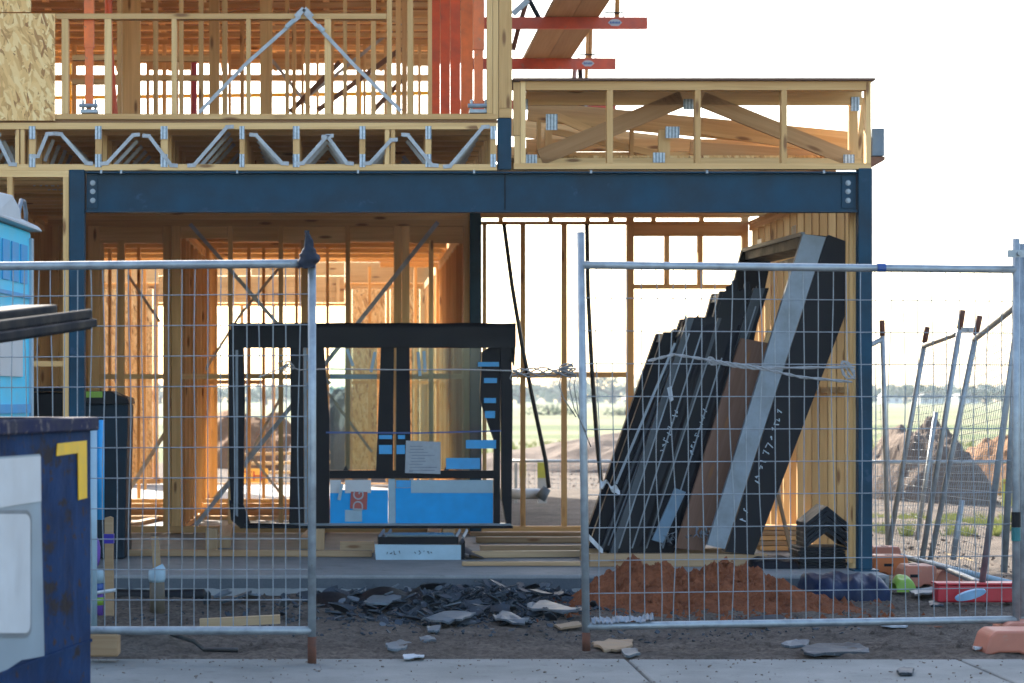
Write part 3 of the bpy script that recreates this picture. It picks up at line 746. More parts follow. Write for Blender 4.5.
sub('brace', BLACKF, scf, lambda m: m.tube([P(580, 69, 22.6), P(583, 120, 22.6)], .024, 8))
sub('brace', GALV, scf, lambda m: m.tube([P(575, 69, 22.7), P(570, 120, 22.7)], .024, 8))
sub('coupler', GALV, scf, lambda m: m.bar(P(513, 14, 20.1), P(528, 0, 20.1), .05, .03))

# ================================================================== TEMPORARY FENCES
def fence_panel(label, c, nw, nh, tube=.021, wire=.003, posts_ext=((0, 0), (0, 0)), wob=.006, seed=1, group='temporary fence panels', inset=(0, 0), rusty=True, mesh_mat=MESHW, dense=False, bend=None):
    """c = bottom-left, bottom-right, top-right, top-left corner points (rail level)"""
    q = random.Random(seed)
    bl, br, tr_, tl = [Vector(p) for p in c]
    t = thing('temporary_fence', label, 'fence', tuple((bl + br) / 2), group)
    def at(u, v): 
        p = bl.lerp(br, u).lerp(tl.lerp(tr_, u), v)
        if bend: p = p + bend(u, v)
        return p
    for u, (eb, et) in ((0, posts_ext[0]), (1, posts_ext[1])):
        a, b = at(u, 0), at(u, 1); d = (b - a).normalized()
        po = sub('post', GALV, t, lambda m: m.tube([a - d * eb, a.lerp(b, .5), b + d * et], tube, 10), smooth=True)
        if et > .15 and not rusty: sub('rusty_top', RUST, po, lambda m: m.tube([b + d * .03, b + d * (et + .004)], tube + .0015, 10), smooth=True)
        if eb > .05 and rusty: sub('rusty_foot', RUST, po, lambda m: m.tube([a - d * eb * 1.0, a - d * .03], tube + .0015, 10), smooth=True)
    for v in (0, 1): sub('rail', GALV, t, lambda m: m.tube([at(k / 8, v) for k in range(9)], tube, 10), smooth=True)
    def wires(m):
        for i in range(1, nw):
            u = i / nw; pts = []
            ph = q.uniform(0, 6); am = wob * q.choice((.2, .4, 1, 1.6))
            for k in range(13):
                v = k / 12
                p = at(u, v); p = p + (br - bl).normalized() * (am * math.sin(ph + v * 9))
                pts.append(p)
            m.tube(pts, wire, 4, False)
        for j in range(1, nh):
            v = j / nh
            m.tube([at(k / 10, v) for k in range(11)], wire, 4, False)
    sub('wire_mesh', mesh_mat, t, wires, smooth=True)
    return t
YL = 11.28
fence_panel('galvanised fence panel on the left, its mesh crossing in front of the blue toilet',
    (P(-170, 630.5, YL), P(312, 630.5, YL), P(312, 263.5, YL), P(-170, 267.5, YL)), 37, 12, .021, .0026, ((.17, .0), (.17, .03)), .004, 3)
YA, YC = 11.87, 12.38
BLr, BRr, TRr, TLr = P(586, 626.5, YA), P(1016, 619.5, YC), P(1016, 269.5, YC), P(581, 265, YA)
fence_panel('galvanised fence panel on the right with rusty feet, standing before the leaning black frames',
    (BLr, BRr, TRr, TLr), 30, 11, .0205, .0026, ((.125, .17), (.10, .165)), .008, 5)
# next panel at the right edge
fence_panel('galvanised fence panel cut off by the right edge, clamped to the tall post',
    (P(1021, 618, 12.5), P(1480, 640, 11.6), P(1480, 235, 11.6), P(1021, 253, 12.5)), 33, 12, .0205, .0026, ((.1, .05), (.1, .05)), .004, 8)
# leaning panels in the yard on the right
def fine(label, c, seed, ext=((0, .12), (0, .12)), nw=26, nh=30, bend=None):
    return fence_panel(label, c, nw, nh, .022, .0016, ext, .004, seed, 'leaning fence panels in the side yard', rusty=False, bend=bend)
fine('sagging fence panel half hidden behind the right steel column', (P(780, 556, 20.3), P(888, 552, 20.3), P(882.5, 339, 20.0), P(775, 392, 20.0)), 11, ((0, .0), (0, .16)))
fine('middle leaning fence panel with two rust topped posts tilted to the right', (P(888, 552, 19.6), P(921, 566, 18.4), P(959, 333, 18.2), P(924, 346, 19.4)), 12, ((0, .16), (.1, .18)), 14)
fine('large leaning fence panel with a top rail climbing to the right', (P(930, 562, 18.0), P(982, 584, 15.8), P(1020, 303, 15.4), P(975, 339, 17.8)), 13, ((.1, .18), (0, .68)), 22)
for (a, b, Y) in (((925.2, 327), (923.6, 340), 19.4), ((967.5, 315), (964, 334), 18.2), ((978.5, 317), (976, 333), 17.8), ((882, 320), (882.3, 336), 20.0)):
    m = MB(); m.tube([P(*a, Y - .03), P(*b, Y - .03)], .026, 8)
    pass
def loose_post(a, b, Y0, Y1, label, mat=GALV, r=.022):
    m = MB(); m.tube([P(*a, Y0), P(*b, Y1)], r, 8); return tag(m.build('loose_pipe', mat, smooth=True), label, 'pipe')
loose_post((884, 552), (1030, 588), 18.6, 15.6, 'pale steel pipe lying low across the feet of the leaning fence panels', PALE)
loose_post((917, 540), (936, 412), 21.6, 21.6, 'short dark pipe leaning behind the middle leaning fence panel')
loose_post((1004, 572), (1020, 285), 14.6, 14.4, 'rust speckled steel pipe leaning against the tall right post', GALV)
loose_post((953, 560), (962, 500), 17.2, 17.2, 'stubby steel pipe beside the large leaning panel')
for i, (px, py, Y, lab) in enumerate(((1017, 254, 12.36, 'small fence clamp high on the tall right post'), (968, 330, 18.0, 'fence clamp joining the two rust topped posts'))):
    t = thing('fence_clamp', lab, 'clamp', tuple(P(px, py, Y)))
    c = P(px, py, Y)
    sub('clamp_plate', GALV, t, lambda m: m.abox(c.x - .06, c.x + .06, c.y - .035, c.y - .03, c.z - .02, c.z + .02))
    sub('bolt', GALV, t, lambda m: m.tube([c + Vector((0, -.055, 0)), c + Vector((0, -.03, 0))], .012, 6))
# tape bands on the tall right post
m = MB(); m.tube([P(1016, 512, 12.37), P(1016, 527, 12.37)], .0245, 10); tag(m.build('wrapped_tape', BLACKP), 'dark tape band wound on the tall right post', 'tape')
m = MB(); m.tube([P(1016, 527.5, 12.37), P(1016, 541, 12.37)], .0245, 10); tag(m.build('wrapped_tape', painted('teal_tape', (.01, .20, .22), .5)), 'teal tape band below the dark band on the tall right post', 'tape')
m = MB(); m.tube([P(877, 267.7, 12.205), P(885, 267.8, 12.21)], .0235, 10); tag(m.build('wrapped_tape', DKTAPE), 'blue tape band on the top rail beside the steel column', 'tape')

# rag on the left fence post
m = MB(); c = P(308, 262, YL - .01)
def rag(u, v):
    a = 2 * math.pi * u; zz = .185 * v
    w = [.045, .052, .047, .034, .024, .021, .016, .012][min(7, int(v * 7.99))]
    n_ = 1 + .35 * mn.noise(Vector((math.cos(a) * 1.3, math.sin(a) * 1.3, v * 6)))
    return (c.x + math.cos(a) * w * n_ + .006 * math.sin(v * 4), c.y + math.sin(a) * w * .8 * n_, c.z - .03 + zz + (.015 * mn.noise(Vector((u * 9, 0, 0))) if v < .1 else 0))
m.grid(rag, 24, 20)
tag(m.build('glove', GLOVE, smooth=True), 'dark blue work glove pulled over the corner post of the left fence', 'glove')

# tie wires
def wire_thing(name, pts, r, mat, label, cat, seed=0, jitter=0, n=6, strands=1):
    q = random.Random(seed); m = MB()
    for s in range(strands):
        pp = []
        for i in range(len(pts) - 1):
            for k in range(n):
                t_ = k / n; p = Vector(pts[i]).lerp(Vector(pts[i+1]), t_)
                ang = (i * n + k) * 1.2 + s * math.pi
                if strands > 1: p += Vector((0, math.cos(ang) * r * 1.1, math.sin(ang) * r * 1.1))
                p += Vector([q.uniform(-1, 1) * jitter for _ in range(3)]); pp.append(p)
        pp.append(Vector(pts[-1])); m.tube(pp, r, 5)
    return tag(m.build(name, mat, smooth=True), label, cat)
YW = 11.45
wire_thing('tie_wire', [P(258, 378, YW), P(286, 366, YW), P(300, 370, YW), P(330, 369, YW), P(400, 370, YW), P(460, 369.5, YW), P(517, 371, YW)], .0035, WIRE, 'thin tie wire stretched from the left fence across the dark window', 'wire')
kn = MB(); q = random.Random(3)
for k in range(5):
    c0 = P(282 + k * 2, 365 + (k % 2) * 3, YW - .02)
    kn.tube([c0 + Vector((.022 * math.cos(a) , .01 * math.sin(a * 2), .02 * math.sin(a + k))) for a in [i * .7 for i in range(10)]], .003, 4)
tag(kn.build('wire_knot', WIRE), 'little knot of tie wire on the left fence mesh', 'wire')
wt = MB()
for k in range(4):
    pts = [P(513 + i * 7, 371 + 4 * math.sin(i * 1.1 + k * 1.7) + k * .8, YA - .05 + .02 * math.sin(i + k)) for i in range(10)]
    wt.tube(pts, .0042, 5)
for k in range(5):
    c0 = P(566, 366 + k * 2.2, YA - .05)
    wt.tube([c0 + Vector((.036 * math.cos(a), .03 * math.sin(a), .012 * math.sin(a * 1.3 + k))) for a in [i * .6 for i in range(11)]], .0042, 5)
for sx_, ln in ((572, 60), (562, 45), (577, 75)):
    wt.tube([P(sx_, 372, YA - .06), P(sx_ - 3, 385, YA - .07), P(sx_ + 2, 372 + ln * .6, YA - .06), P(sx_ + 14, 372 + ln, YA - .05)], .003, 5)
wt.tube([P(513, 372, YA), P(510, 378, YA), P(514, 383, YA), P(518, 378, YA), P(515, 371, YA)], .003, 5)
tag(wt.build('wire_tangle', WIRE, smooth=True), 'tangle of grey tie wire with loose ends hanging beside the right fence post', 'wire')
rp = thing('tie_rope', 'pale twisted rope tied across the right fence mesh', 'rope', tuple(P(750, 370, 12)))
def ropeline(pts, r=.006):
    def f(m):
        for s in range(2):
            pp = []
            for i in range(len(pts) - 1):
                for k in range(8):
                    p = Vector(pts[i]).lerp(Vector(pts[i+1]), k / 8); a = (i * 8 + k) * 1.1 + s * math.pi
                    pp.append(p + Vector((0, math.cos(a) * r * .8, math.sin(a) * r * .8)))
            pp.append(Vector(pts[-1])); m.tube(pp, r, 5)
    return f
Yf2 = lambda px: YA + (px - 583) / 432 * .51 - .03
RP = lambda px, py: P(px, py, Yf2(px))
sub('strand', ROPE, rp, ropeline([RP(648, 361), RP(674, 354.5), RP(712, 360.5), RP(735, 364), RP(765, 368), RP(855, 367)], .005))
sub('strand', ROPE, rp, ropeline([RP(712, 361.5), RP(735, 366.5), RP(765, 369.5), RP(800, 377), RP(852, 382)], .005))
sub('knot', ROPE, rp, lambda m: [m.tube([RP(848 + 7 * math.cos(a + k), 370 + 9 * math.sin(a * 1.1 + k * 1.3)) for a in [i * .6 for i in range(11)]], .004, 5) for k in range(4)])
sub('knot', ROPE, rp, lambda m: [m.tube([RP(712 + 4 * math.cos(a + k), 361 + 4 * math.sin(a * 1.1 + k * 1.3)) for a in [i * .6 for i in range(11)]], .004, 5) for k in range(3)])
# hanging cables in the garage
wire_thing('hanging_cable', [P(504, 224, YB - .1), P(512, 285, YB - .12), P(522, 345, YB - .15), P(532, 395, YB - .15), P(546, 462, YB - .1), P(549, 488, YB - .1)], .021, CABLE, 'slanting black cable hanging behind the open garage, left of the fence post', 'cable')
wire_thing('hanging_cable', [P(587, 224, YB - .1), P(588, 290, YB - .12), P(592, 370, YB - .15), P(597, 440, YB - .15), P(601, 480, YB - .1), P(606, 500, YB - .1)], .022, CABLE, 'near vertical black cable hanging behind the open garage, right of the fence post', 'cable')

# ================================================================== WINDOW UNIT
YW2 = 19.4
wu = thing('window_unit', 'wide black framed window unit on timber chocks with blue film along its foot', 'window', tuple(P(370, 527, YW2)))
# heavy wrap over the head
def headwrap(m):
    a, b = P(231, 323, YW2 - .05), P(514, 348, YW2 + .18)
    n_ = 40
    def fn(u, v):
        x = a.x + (b.x - a.x) * u
        # section going over the head: front lower edge up, over, down the back
        seg = v * 3
        zt_, zl = a.z, b.z
        sag = .012 * mn.noise(Vector((u * 7, v * 2, 1))) 
        if seg < 1: y, z = a.y + .01 * mn.noise(Vector((u * 11, v * 5, 4))), zl + (zt_ - zl) * seg + (sag if seg < .3 else 0)
        elif seg < 2: y, z = a.y + (b.y - a.y) * (seg - 1), zt_ + .006 * mn.noise(Vector((u * 9, 3, 2)))
        else: y, z = b.y, zt_ + (zl - zt_) * (seg - 2)
        return (x, y, z)
    m.grid(fn, n_, 12)
sub('head_wrap', BLACKW, wu, headwrap, smooth=True)
sub('head', BLACKF, wu, lambda m: m.pbox(240, 511, 326, 346, YW2, .12))
def jamb(pts, d=.12, yo=0, name='jamb', mat=BLACKF):
    return sub(name, mat, wu, lambda m: m.poly([P(a, b, YW2 + yo) for a, b in pts], (0, d, 0)))
jamb([(228.5, 330), (243, 327), (244.5, 400), (243, 512), (232, 522), (229, 470)], .14, -.02, 'jamb_wrap', BLACKW)
jamb([(235.5, 350), (238, 350), (238, 517), (235.5, 515)], .012, -.034, 'frame_edge', SILVER)
jamb([(229, 500), (243.5, 505), (250, 523), (300, 524.5), (300, 528), (240, 528), (231, 520)], .1, -.03, 'corner_wrap', BLACKW)
jamb([(303.5, 346.5), (306.5, 346.5), (307.5, 523), (304.5, 523)], .02, -.03, 'frame_edge', SILVER)
jamb([(290, 346), (303, 346), (304, 523), (289, 523), (291, 440)], .12, 0)
jamb([(312.5, 346), (324, 346), (329.5, 420), (329.5, 523.5), (312.5, 523.5)], .06, .005)
jamb([(381, 346), (394, 346), (393, 474), (376, 474)], .10, .004)
jamb([(396.5, 346), (409.5, 346), (411, 474), (396, 474)], .10, .002)
jamb([(491.5, 346), (500.5, 346), (500, 523.5), (493.5, 523.5), (494, 440), (480, 400), (482, 352)], .10, .003)
jamb([(500.8, 335), (511, 332), (512.8, 400), (511.5, 526), (507, 526), (502, 500)], .14, -.02, 'jamb_wrap', BLACKW)
sub('loose_flap', BLACKW, wu, lambda m: m.grid(lambda u, v: tuple(P(511 + 5 * u * (1 - .3 * v), 326 + 9 * u + 34 * v, YW2 - .03 + .05 * math.sin(u * 3 + v * 4))), 8, 10), smooth=True)
sub('meeting_rail', BLACKF, wu, lambda m: m.pbox(329.6, 499.8, 470.5, 478.5, YW2 + .012, .07))
sub('bottom_rail', SILVER, wu, lambda m: m.pbox(244, 511, 523.6, 525.6, YW2 - .03, .12))
sub('sill', BLACKF, wu, lambda m: m.pbox(240, 513, 525.8, 528.5, YW2 - .02, .13))
def pane(a, b, c, e, yo): return sub('glass_pane', GLASS, wu, lambda m: m.abox(X(a, YW2), X(b, YW2), YW2 + yo, YW2 + yo + .006, Z(e, YW2), Z(c, YW2)))
pane(330, 377, 348, 470, .05); pane(412, 480, 348, 470, .05); 
sub('protective_film', FILM, wu, lambda m: m.pbox(330, 388, 490, 523.2, YW2 + .03, .005))
sub('protective_film', FILM, wu, lambda m: m.pbox(395.5, 493, 488, 523.2, YW2 + .03, .005))
sub('film_join', PALE, wu, lambda m: m.pbox(388.3, 395.2, 478.8, 523.2, YW2 + .031, .004))
sub('film_patch', TAPE, wu, lambda m: m.pbox(396, 493, 480.2, 487.6, YW2 + .033, .004))
def brush(m):
    m.pbox(411, 493, 480, 493, YW2 + .024, .004)
sub('pale_strip', PALE, wu, brush)  # pale strips across the upper part of the blue film
sub('pale_strip', WHITE, wu, lambda m: m.pbox(345, 371, 480, 493, YW2 + .024, .004))
sub('pale_strip', WHITE, wu, lambda m: m.pbox(330, 341, 480, 493, YW2 + .024, .004))
sub('film_patch', PALE, wu, lambda m: m.pbox(345, 362, 510, 521.5, YW2 + .024, .004))
ls = sub('label_sheet', PAPER, wu, lambda m: m.poly([P(406, 440.5, YW2 - .01), P(440.5, 442, YW2 - .01), P(440.5, 474, YW2 - .01), P(405, 473, YW2 - .01)], (0, .003, 0)))
def pr(m):
    q = random.Random(4)
    for k in range(9):
        y0 = 446 + k * 3
        m.pbox(409 + q.uniform(0, 3), 409 + q.uniform(12, 29), y0, y0 + .8, YW2 - .0125, .0015)
    m.pbox(409, 413, 470, 472, YW2 - .0125, .0015)
sub('printing', FAINT, ls, pr)
st = sub('red_sticker', STICK, wu, lambda m: m.poly([P(351, 491.5, YW2 + .012), P(367.5, 492, YW2 + .012), P(366.8, 509.5, YW2 + .012), P(350, 508.5, YW2 + .012)], (0, .003, 0)))
text_mesh('DG', .125, PAPER, 'letters', st, P(358.8, 500.5, YW2 + .010), (R(90), R(-88), 0), .001, .95)
for (a, b, c, e) in ((478, 499, 362, 366.5), (484, 497, 378, 383), (484, 496, 398, 403), (485, 495, 411, 418), (466, 496, 440, 448.5), (379, 392, 435, 439), (398, 405, 435, 439), (379, 392, 445, 454), (396.5, 405, 445, 454), (446, 480, 458, 469)):
    sub('tape_patch', TAPE, wu, lambda m: m.pbox(a, b, c, e, YW2 - .006, .003))
sub('long_tape', DKTAPE, wu, lambda m: (m.bar(P(326, 432.5, YW2 - .009), P(420, 433, YW2 - .009), .014, .003), m.bar(P(420, 433, YW2 - .009), P(512, 430.5, YW2 - .009), .012, .003)))
sub('cross_bar', PALE, wu, lambda m: m.pbox(330, 377, 374.5, 379, YW2 + .07, .03))
for (a, b) in (((418, 352), (420, 376)), ((424, 351), (425, 372)), ((375, 352), (371, 372)), ((347, 349), (353, 366)), ((342, 484), (339, 500))):
    sub('tape_patch', PALE, wu, lambda m: m.bar(P(*a, YW2 - .008), P(*b, YW2 - .008), .026, .003))
# latch bumps on the rail
for px in (346, 447): sub('latch', BLACKF, wu, lambda m: m.poly([P(px - 3, 470.3, YW2 + .01), P(px, 465, YW2 + .01), P(px + 2, 470.3, YW2 + .01)], (0, .03, 0)))

# chocks under it
def plank(a, b, w, h, mat, label, name='timber_plank', cat='plank', group=None):
    m = MB(); m.bar(a, b, h, w, Vector((0, 1, 0)) if abs((Vector(b) - Vector(a)).y) < abs((Vector(b) - Vector(a)).x) else Vector((1, 0, 0)))
    return tag(m.build(name, mat, bevel=.004), label, cat, group)
def fl(px, py, h): # point on the slab at pixel, h above it
    Y = F * (H - ZS) / (py - HY); return Vector((X(px, Y), Y, ZS + h))
for a, b, lab in (((224, 548), (228, 531), 'timber chock under the left foot of the dark window'), ((306, 549), (322, 531), 'timber chock under the middle of the dark window'), ((432, 549), (436, 531), 'timber chock behind the pale sill box')):
    p0, p1 = fl(*a, .05), fl(*b, .05); m = MB(); m.bar(p0, p1, .10, .11, Vector((1, 0, 0)))
    tag(m.build('timber_chock', GREYWOOD, bevel=.004), lab, 'chock', 'chocks under the window')
    m2 = MB(); top = Vector((p1.x, YW2 + .05, 0)); m2.abox(p1.x - .05, p1.x + .05, YW2 - .02, YW2 + .12, ZS + .0, Z(528.6, YW2))
    tag(m2.build('timber_chock', GREYWOOD, bevel=.004), lab.replace('timber chock', 'upright timber block'), 'chock', 'chocks under the window')

# short sill box with handwriting
YS = 18.2
sb = thing('sill_box', 'short pale sill frame with a black top and faint handwriting lying before the window', 'frame', tuple(P(420, 562, YS)))
sub('front_face', PALE, sb, lambda m: m.poly([P(374.8, 544.5, YS), P(461, 545, YS), P(461, 561.5, YS), P(376, 561.5, YS)], (0, .03, 0)))
sub('black_channel', BLACKF, sb, lambda m: m.pbox(378, 458.5, 537, 544.4, YS + .01, .3))
sub('end_cap', BLACKF, sb, lambda m: m.poly([P(461.3, 545, YS), P(465, 541, YS), P(465, 560, YS), P(461.3, 561.5, YS)], (0, .4, 0)))
sub('glass_top', painted('grey_green_top', (.16, .22, .22), .3), sb, lambda m: m.abox(X(385, YS), X(455, YS), YS + .04, YS + .42, Z(536.8, YS), Z(535.6, YS)))
for px in (379, 386, 456, 463): sub('foil_strip', SILVER, sb, lambda m: m.bar(P(px, 537, YS + .02), P(px + (5 if px < 400 else 4), 530, YS + .38), .022, .012))
def hw(m): scribble(m, P(385, 552.5, YS - .001), (1, 0, 0), (0, 0, 1), 4, .035, (0, -1, 0), .0025, 3); scribble(m, P(414, 552.5, YS - .001), (1, 0, 0), (0, 0, 1), 5, .035, (0, -1, 0), .0025, 9)
sub('handwriting', INK, sb, hw)
m = MB(); m.grid(lambda u, v: (X(461 + 22 * u, YS + .2), YS + .0 + .5 * v, ZS + .10 * (1 - u) * (1 - abs(v - .5)) + .01), 8, 8); tag(m.build('plastic_flap', BLACKW, smooth=True), 'black plastic flap spilling from the right end of the pale sill box', 'plastic sheet')

# ================================================================== LEANING FRAMES
def lean_frame(label, b, t, wb, wt_, Y0, dep, strip=.35, seed=0, writing=True, depth_frame=True, mat=BLACKW, stripmat=SILVER, group='dark frames leaning on the garage wall', tie=False, ragged=False, flip=False):
    """near jamb from bottom pixel b to top pixel t (left edges); wb, wt_ widths in px at bottom and top"""
    p0, p1 = P(b[0], b[1], Y0), P(t[0], t[1], Y0)
    th = thing('leaning_frame', label, 'frame', tuple(p0), group)
    ax = (p1 - p0); u = ax.normalized()
    wB, wT = wb * Y0 / F, wt_ * Y0 / F
    right = Vector((1, 0, 0))
    def seg(f0, f1, mat_, name, y0, d):
        a, bq = p0 + right * (wB * f0), p0 + right * (wB * f1)
        c, e = p1 + right * (wT * f1), p1 + right * (wT * f0)
        o = Vector((0, y0, 0))
        return sub(name, mat_, th, lambda m: m.poly([a + o, bq + o, c + o, e + o], (0, d, 0)))
    seg(0, strip - .004, stripmat, 'edge_strip', -.004, .07)
    face = seg(strip, 1, mat, 'jamb', 0, .09)
    if depth_frame:
        seg(.05, .95, mat, 'jamb', dep - .09, .09)
        # head and foot pieces running into the depth
        for f, nm in ((.985, 'head'), (.012, 'foot')):
            a = p0.lerp(p1, f); w_ = wB + (wT - wB) * f
            d0 = u * .045
            sub(nm, mat, th, lambda m: m.poly([a - d0 + right * .02, a - d0 + right * (w_ - .02), a + d0 * .6 + right * (w_ - .02), a + d0 * .6 + right * .02], (0, dep - .1, 0)) if False else m.poly([a - d0 + Vector((.02, .0905, 0)), a - d0 + Vector((w_ - .02, .0905, 0)), a + d0 * .3 + Vector((w_ - .02, .0905, 0)), a + d0 * .3 + Vector((.02, .0905, 0))], (0, dep - .185, 0)))
    if seed != 1:
        for f_ in ((strip, .62) if wb > 20 else (.5,)):
            a_, b_ = p0 + right * (wB * f_) + Vector((0, -.006, 0)), p1 + right * (wT * f_) + Vector((0, -.006, 0))
            sub('edge_line', SILVER, th, lambda m: m.bar(a_.lerp(b_, .02), a_.lerp(b_, .93 - .1 * (seed % 3)), .010, .006))
        # a slack fold of the wrap running up the face
        def fold(m):
            m.grid(lambda u, v: tuple(p0.lerp(p1, .03 + .94 * v) + right * ((wB + (wT - wB) * v) * (.70 + .26 * u)) + Vector((.012 * mn.noise(Vector((v * 6, seed, u))), -.004 - .022 * math.sin(math.pi * u) * (.6 + .8 * mn.noise(Vector((v * 9, u * 2, seed)))), 0))), 8, 60)
        if wb > 20: sub('wrap_fold', BLACKW, th, fold, smooth=True)
    if writing:
        def wr(m):
            q = p0.lerp(p1, .42) + right * (wB * (strip + (1 - strip) * .45))
            scribble(m, q + Vector((0, -.002, 0)), u, Vector((u.z, 0, -u.x)), 8, .05, (0, -1, 0), .0035, seed)
        sub('handwriting', CHALK, face, wr)
    if ragged:
        def rg(m):
            for k in range(7):
                a = p1 + right * (wT * k / 6) + Vector((0, .02 * (k % 3), -.03))
                hh = .03 + .13 * ((k * 37 + seed) % 5) / 5
                m.poly([a, a + right * (wT / 5), a + right * (wT / 7) + Vector((.01, .02, hh)), a + Vector((.004, 0, hh * .8))], (0, .02, 0))
        sub('torn_wrap', BLACKW, th, rg)
    return th
lean_frame('narrow black frame leaning furthest left, bound with white tape near its foot', (588, 548), (664, 332), 13, 13, 18.0, .55, .12, 1, False, stripmat=BLACKF)
lean_frame('black frame with a bright edge line leaning second from the left', (601, 550), (682, 327), 11, 14, 17.85, .55, .22, 2, False, stripmat=DKSTRIP, ragged=True)
lean_frame('black wrapped frame with chalk writing, third from the left of the leaning frames', (610, 553), (688, 317), 33, 30, 17.7, .55, .22, 3, True, stripmat=DKSTRIP, mat=BLACKW)
lean_frame('black wrapped frame with chalk writing, under the torn tall wrap', (640, 553), (718, 318), 34, 26, 17.8, .55, .14, 7, True, stripmat=DKSTRIP)
lean_frame('tall black frame with torn wrapping at its top leaning in the middle', (650, 551), (720, 291), 34, 36, 18.1, .55, .10, 5, False, stripmat=BLACKF, ragged=True)
lean_frame('dull silver faced frame leaning just left of the brown board', (672, 549), (754, 288), 13, 15, 18.0, .55, .75, 6, False, stripmat=DKSTRIP)
# brown board
m = MB(); m.poly([P(675, 548, 17.6), P(704, 551, 17.6), P(768, 343, 17.75), P(741, 338, 17.75)], (0, .05, 0))
o = m.build('brown_board', BROWN); me_uv = o.data.uv_layers['uv'].data
for l in o.data.loops:
    co = o.data.vertices[l.vertex_index].co; me_uv[l.index].uv = (co.z * 1.0 + 3, 24003 + co.x - co.z * .31)
tag(o, 'broad brown timber board leaning between the black frames', 'board')
m = MB(); m.poly([P(689, 500, 17.5), P(692, 500, 17.5), P(712, 452, 17.55), P(709, 450, 17.55)], (0, .01, 0)); 
# light strip foot
m = MB(); m.poly([P(652, 540, 17.5), P(663, 543, 17.5), P(686, 492, 17.55), P(675, 488, 17.55)], (0, .03, 0)); tag(m.build('loose_strip', painted('dull_blue', (.10, .18, .25), .5)), 'short dull blue strip leaning against the foot of the brown board', 'strip')
m = MB(); m.bar(P(700, 548, 17.95), P(771, 330, 18.1), .05, .04); tag(m.build('timber_batten', PINE), 'thin raw batten leaning behind the brown board', 'batten')
# big frame
bf = thing('leaning_frame', 'tallest deep frame leaning by the steel column with a silver face and long chalk writing', 'frame', tuple(P(733, 552, 17.5)), 'dark frames leaning on the garage wall')
Y5 = 17.40
sub('silver_face', SILVER, bf, lambda m: m.poly([P(707, 545, Y5), P(725, 549, Y5), P(826, 237, Y5), P(803, 234, Y5)], (0, .06, 0)))
jb = sub('jamb', BLACKW, bf, lambda m: m.poly([P(725.4, 552, Y5 + .004), P(754, 555, Y5 + .004), P(845, 316, Y5 + .004), P(845.5, 241, Y5 + .004), P(829, 235, Y5 + .004), P(826.4, 237.5, Y5 + .004)], (0, .2, 0)))
for f, n_ in ((.08, 2), (.20, 4), (.30, 5), (.42, 2)):
        q = P(735, 545, Y5).lerp(P(836, 250, Y5), f); uu = (P(836, 250, Y5) - P(735, 545, Y5))
        sub('handwriting', CHALK, jb, lambda m: scribble(m, q, uu, Vector((uu.z, 0, -uu.x)), n_, .065, (0, -1, 0), .0042, int(f * 100)))

sub('head', BLACKF, bf, lambda m: m.poly([P(803, 234, Y5 + .07), P(826, 236, Y5 + .07), P(772, 250, Y5 + 2.2), P(745, 248, Y5 + 2.2)], (0, 0, -.10)))
sub('head_edge', SILVER, bf, lambda m: m.bar(P(803, 234, Y5 + .1), P(744, 250, Y5 + 2.2), .03, .03, Vector((0, 0, 1))))
sub('far_jamb', BLACKW, bf, lambda m: m.poly([P(742, 250, Y5 + 2.25), P(774, 246, Y5 + 2.25), P(716, 520, Y5 + 2.25), P(676, 520, Y5 + 2.25)], (0, .08, 0)))
sub('inner_rail', BLACKF, bf, lambda m: m.bar(P(771, 268, Y5 + 1.4), P(801, 260, Y5 + .1), .05, .05, Vector((0, 0, 1))))
# white tape around the two left frames
tp = MB()
tp.grid(lambda u, v: tuple(P(600 + 20 * u, 478 + 11 * u + 4 * math.sin(u * 14) * .5 + 5.5 * v * (1 + .5 * math.sin(u * 9 + v)), 17.62 + .02 * math.sin(u * 15 + v * 4))), 30, 6)
tag(tp.build('packing_tape', WHITE, smooth=True), 'crumpled white packing tape high round the left black frames', 'tape'); tp = MB()
tp.grid(lambda u, v: tuple(P(589 + 14 * u, 534 + 15 * u + 6 * v, 17.65 + .02 * math.sin(u * 5))), 10, 3)
tag(tp.build('packing_tape', WHITE, smooth=True), 'crumpled white packing tape at the foot of the left black frames', 'tape')
m = MB(); m.bar(P(616, 484, 17.55), P(675, 343, 17.6), .018, .006); tag(m.build('loose_strip', SILVER), 'bright thin strip lying up the left black frames', 'strip')
m = MB(); m.pbox(-1, -1 + 4, 0, 4, 18.0, .01)
m = MB(); m.poly([P(667, 388, 17.55), P(671.5, 386, 17.55), P(673.5, 400, 17.55), P(670, 402, 17.55)], (0, .003, 0)); tag(m.build('paper_tag', PAPER), 'small pale tag stuck on a chalk marked black frame', 'tag')
# crumpled foil at the foot
for i, (px, py, lab) in enumerate(((667, 543, 'scrunched clear wrap at the foot of the brown board, left side'), (703, 540, 'scrunched clear wrap between the brown board and the silver face'))):
    m = MB(); c = P(px, py, 17.55); q = random.Random(i)
    for k in range(26):
        d = Vector((q.gauss(0, .035), q.gauss(0, .04), abs(q.gauss(0, .05))))
        e = Vector((q.uniform(-.04, .04), q.uniform(-.04, .04), q.uniform(-.04, .04))); g_ = Vector((q.uniform(-.04, .04), q.uniform(-.03, .03), q.uniform(-.04, .04)))
        b0 = len(m.v); m.v += [c + d, c + d + e, c + d + g_]; m.f.append([b0, b0+1, b0+2]); m.uv += [(0, 0), (1, 0), (0, 1)]
    tag(m.build('plastic_wrap', SILVER), lab, 'wrap')

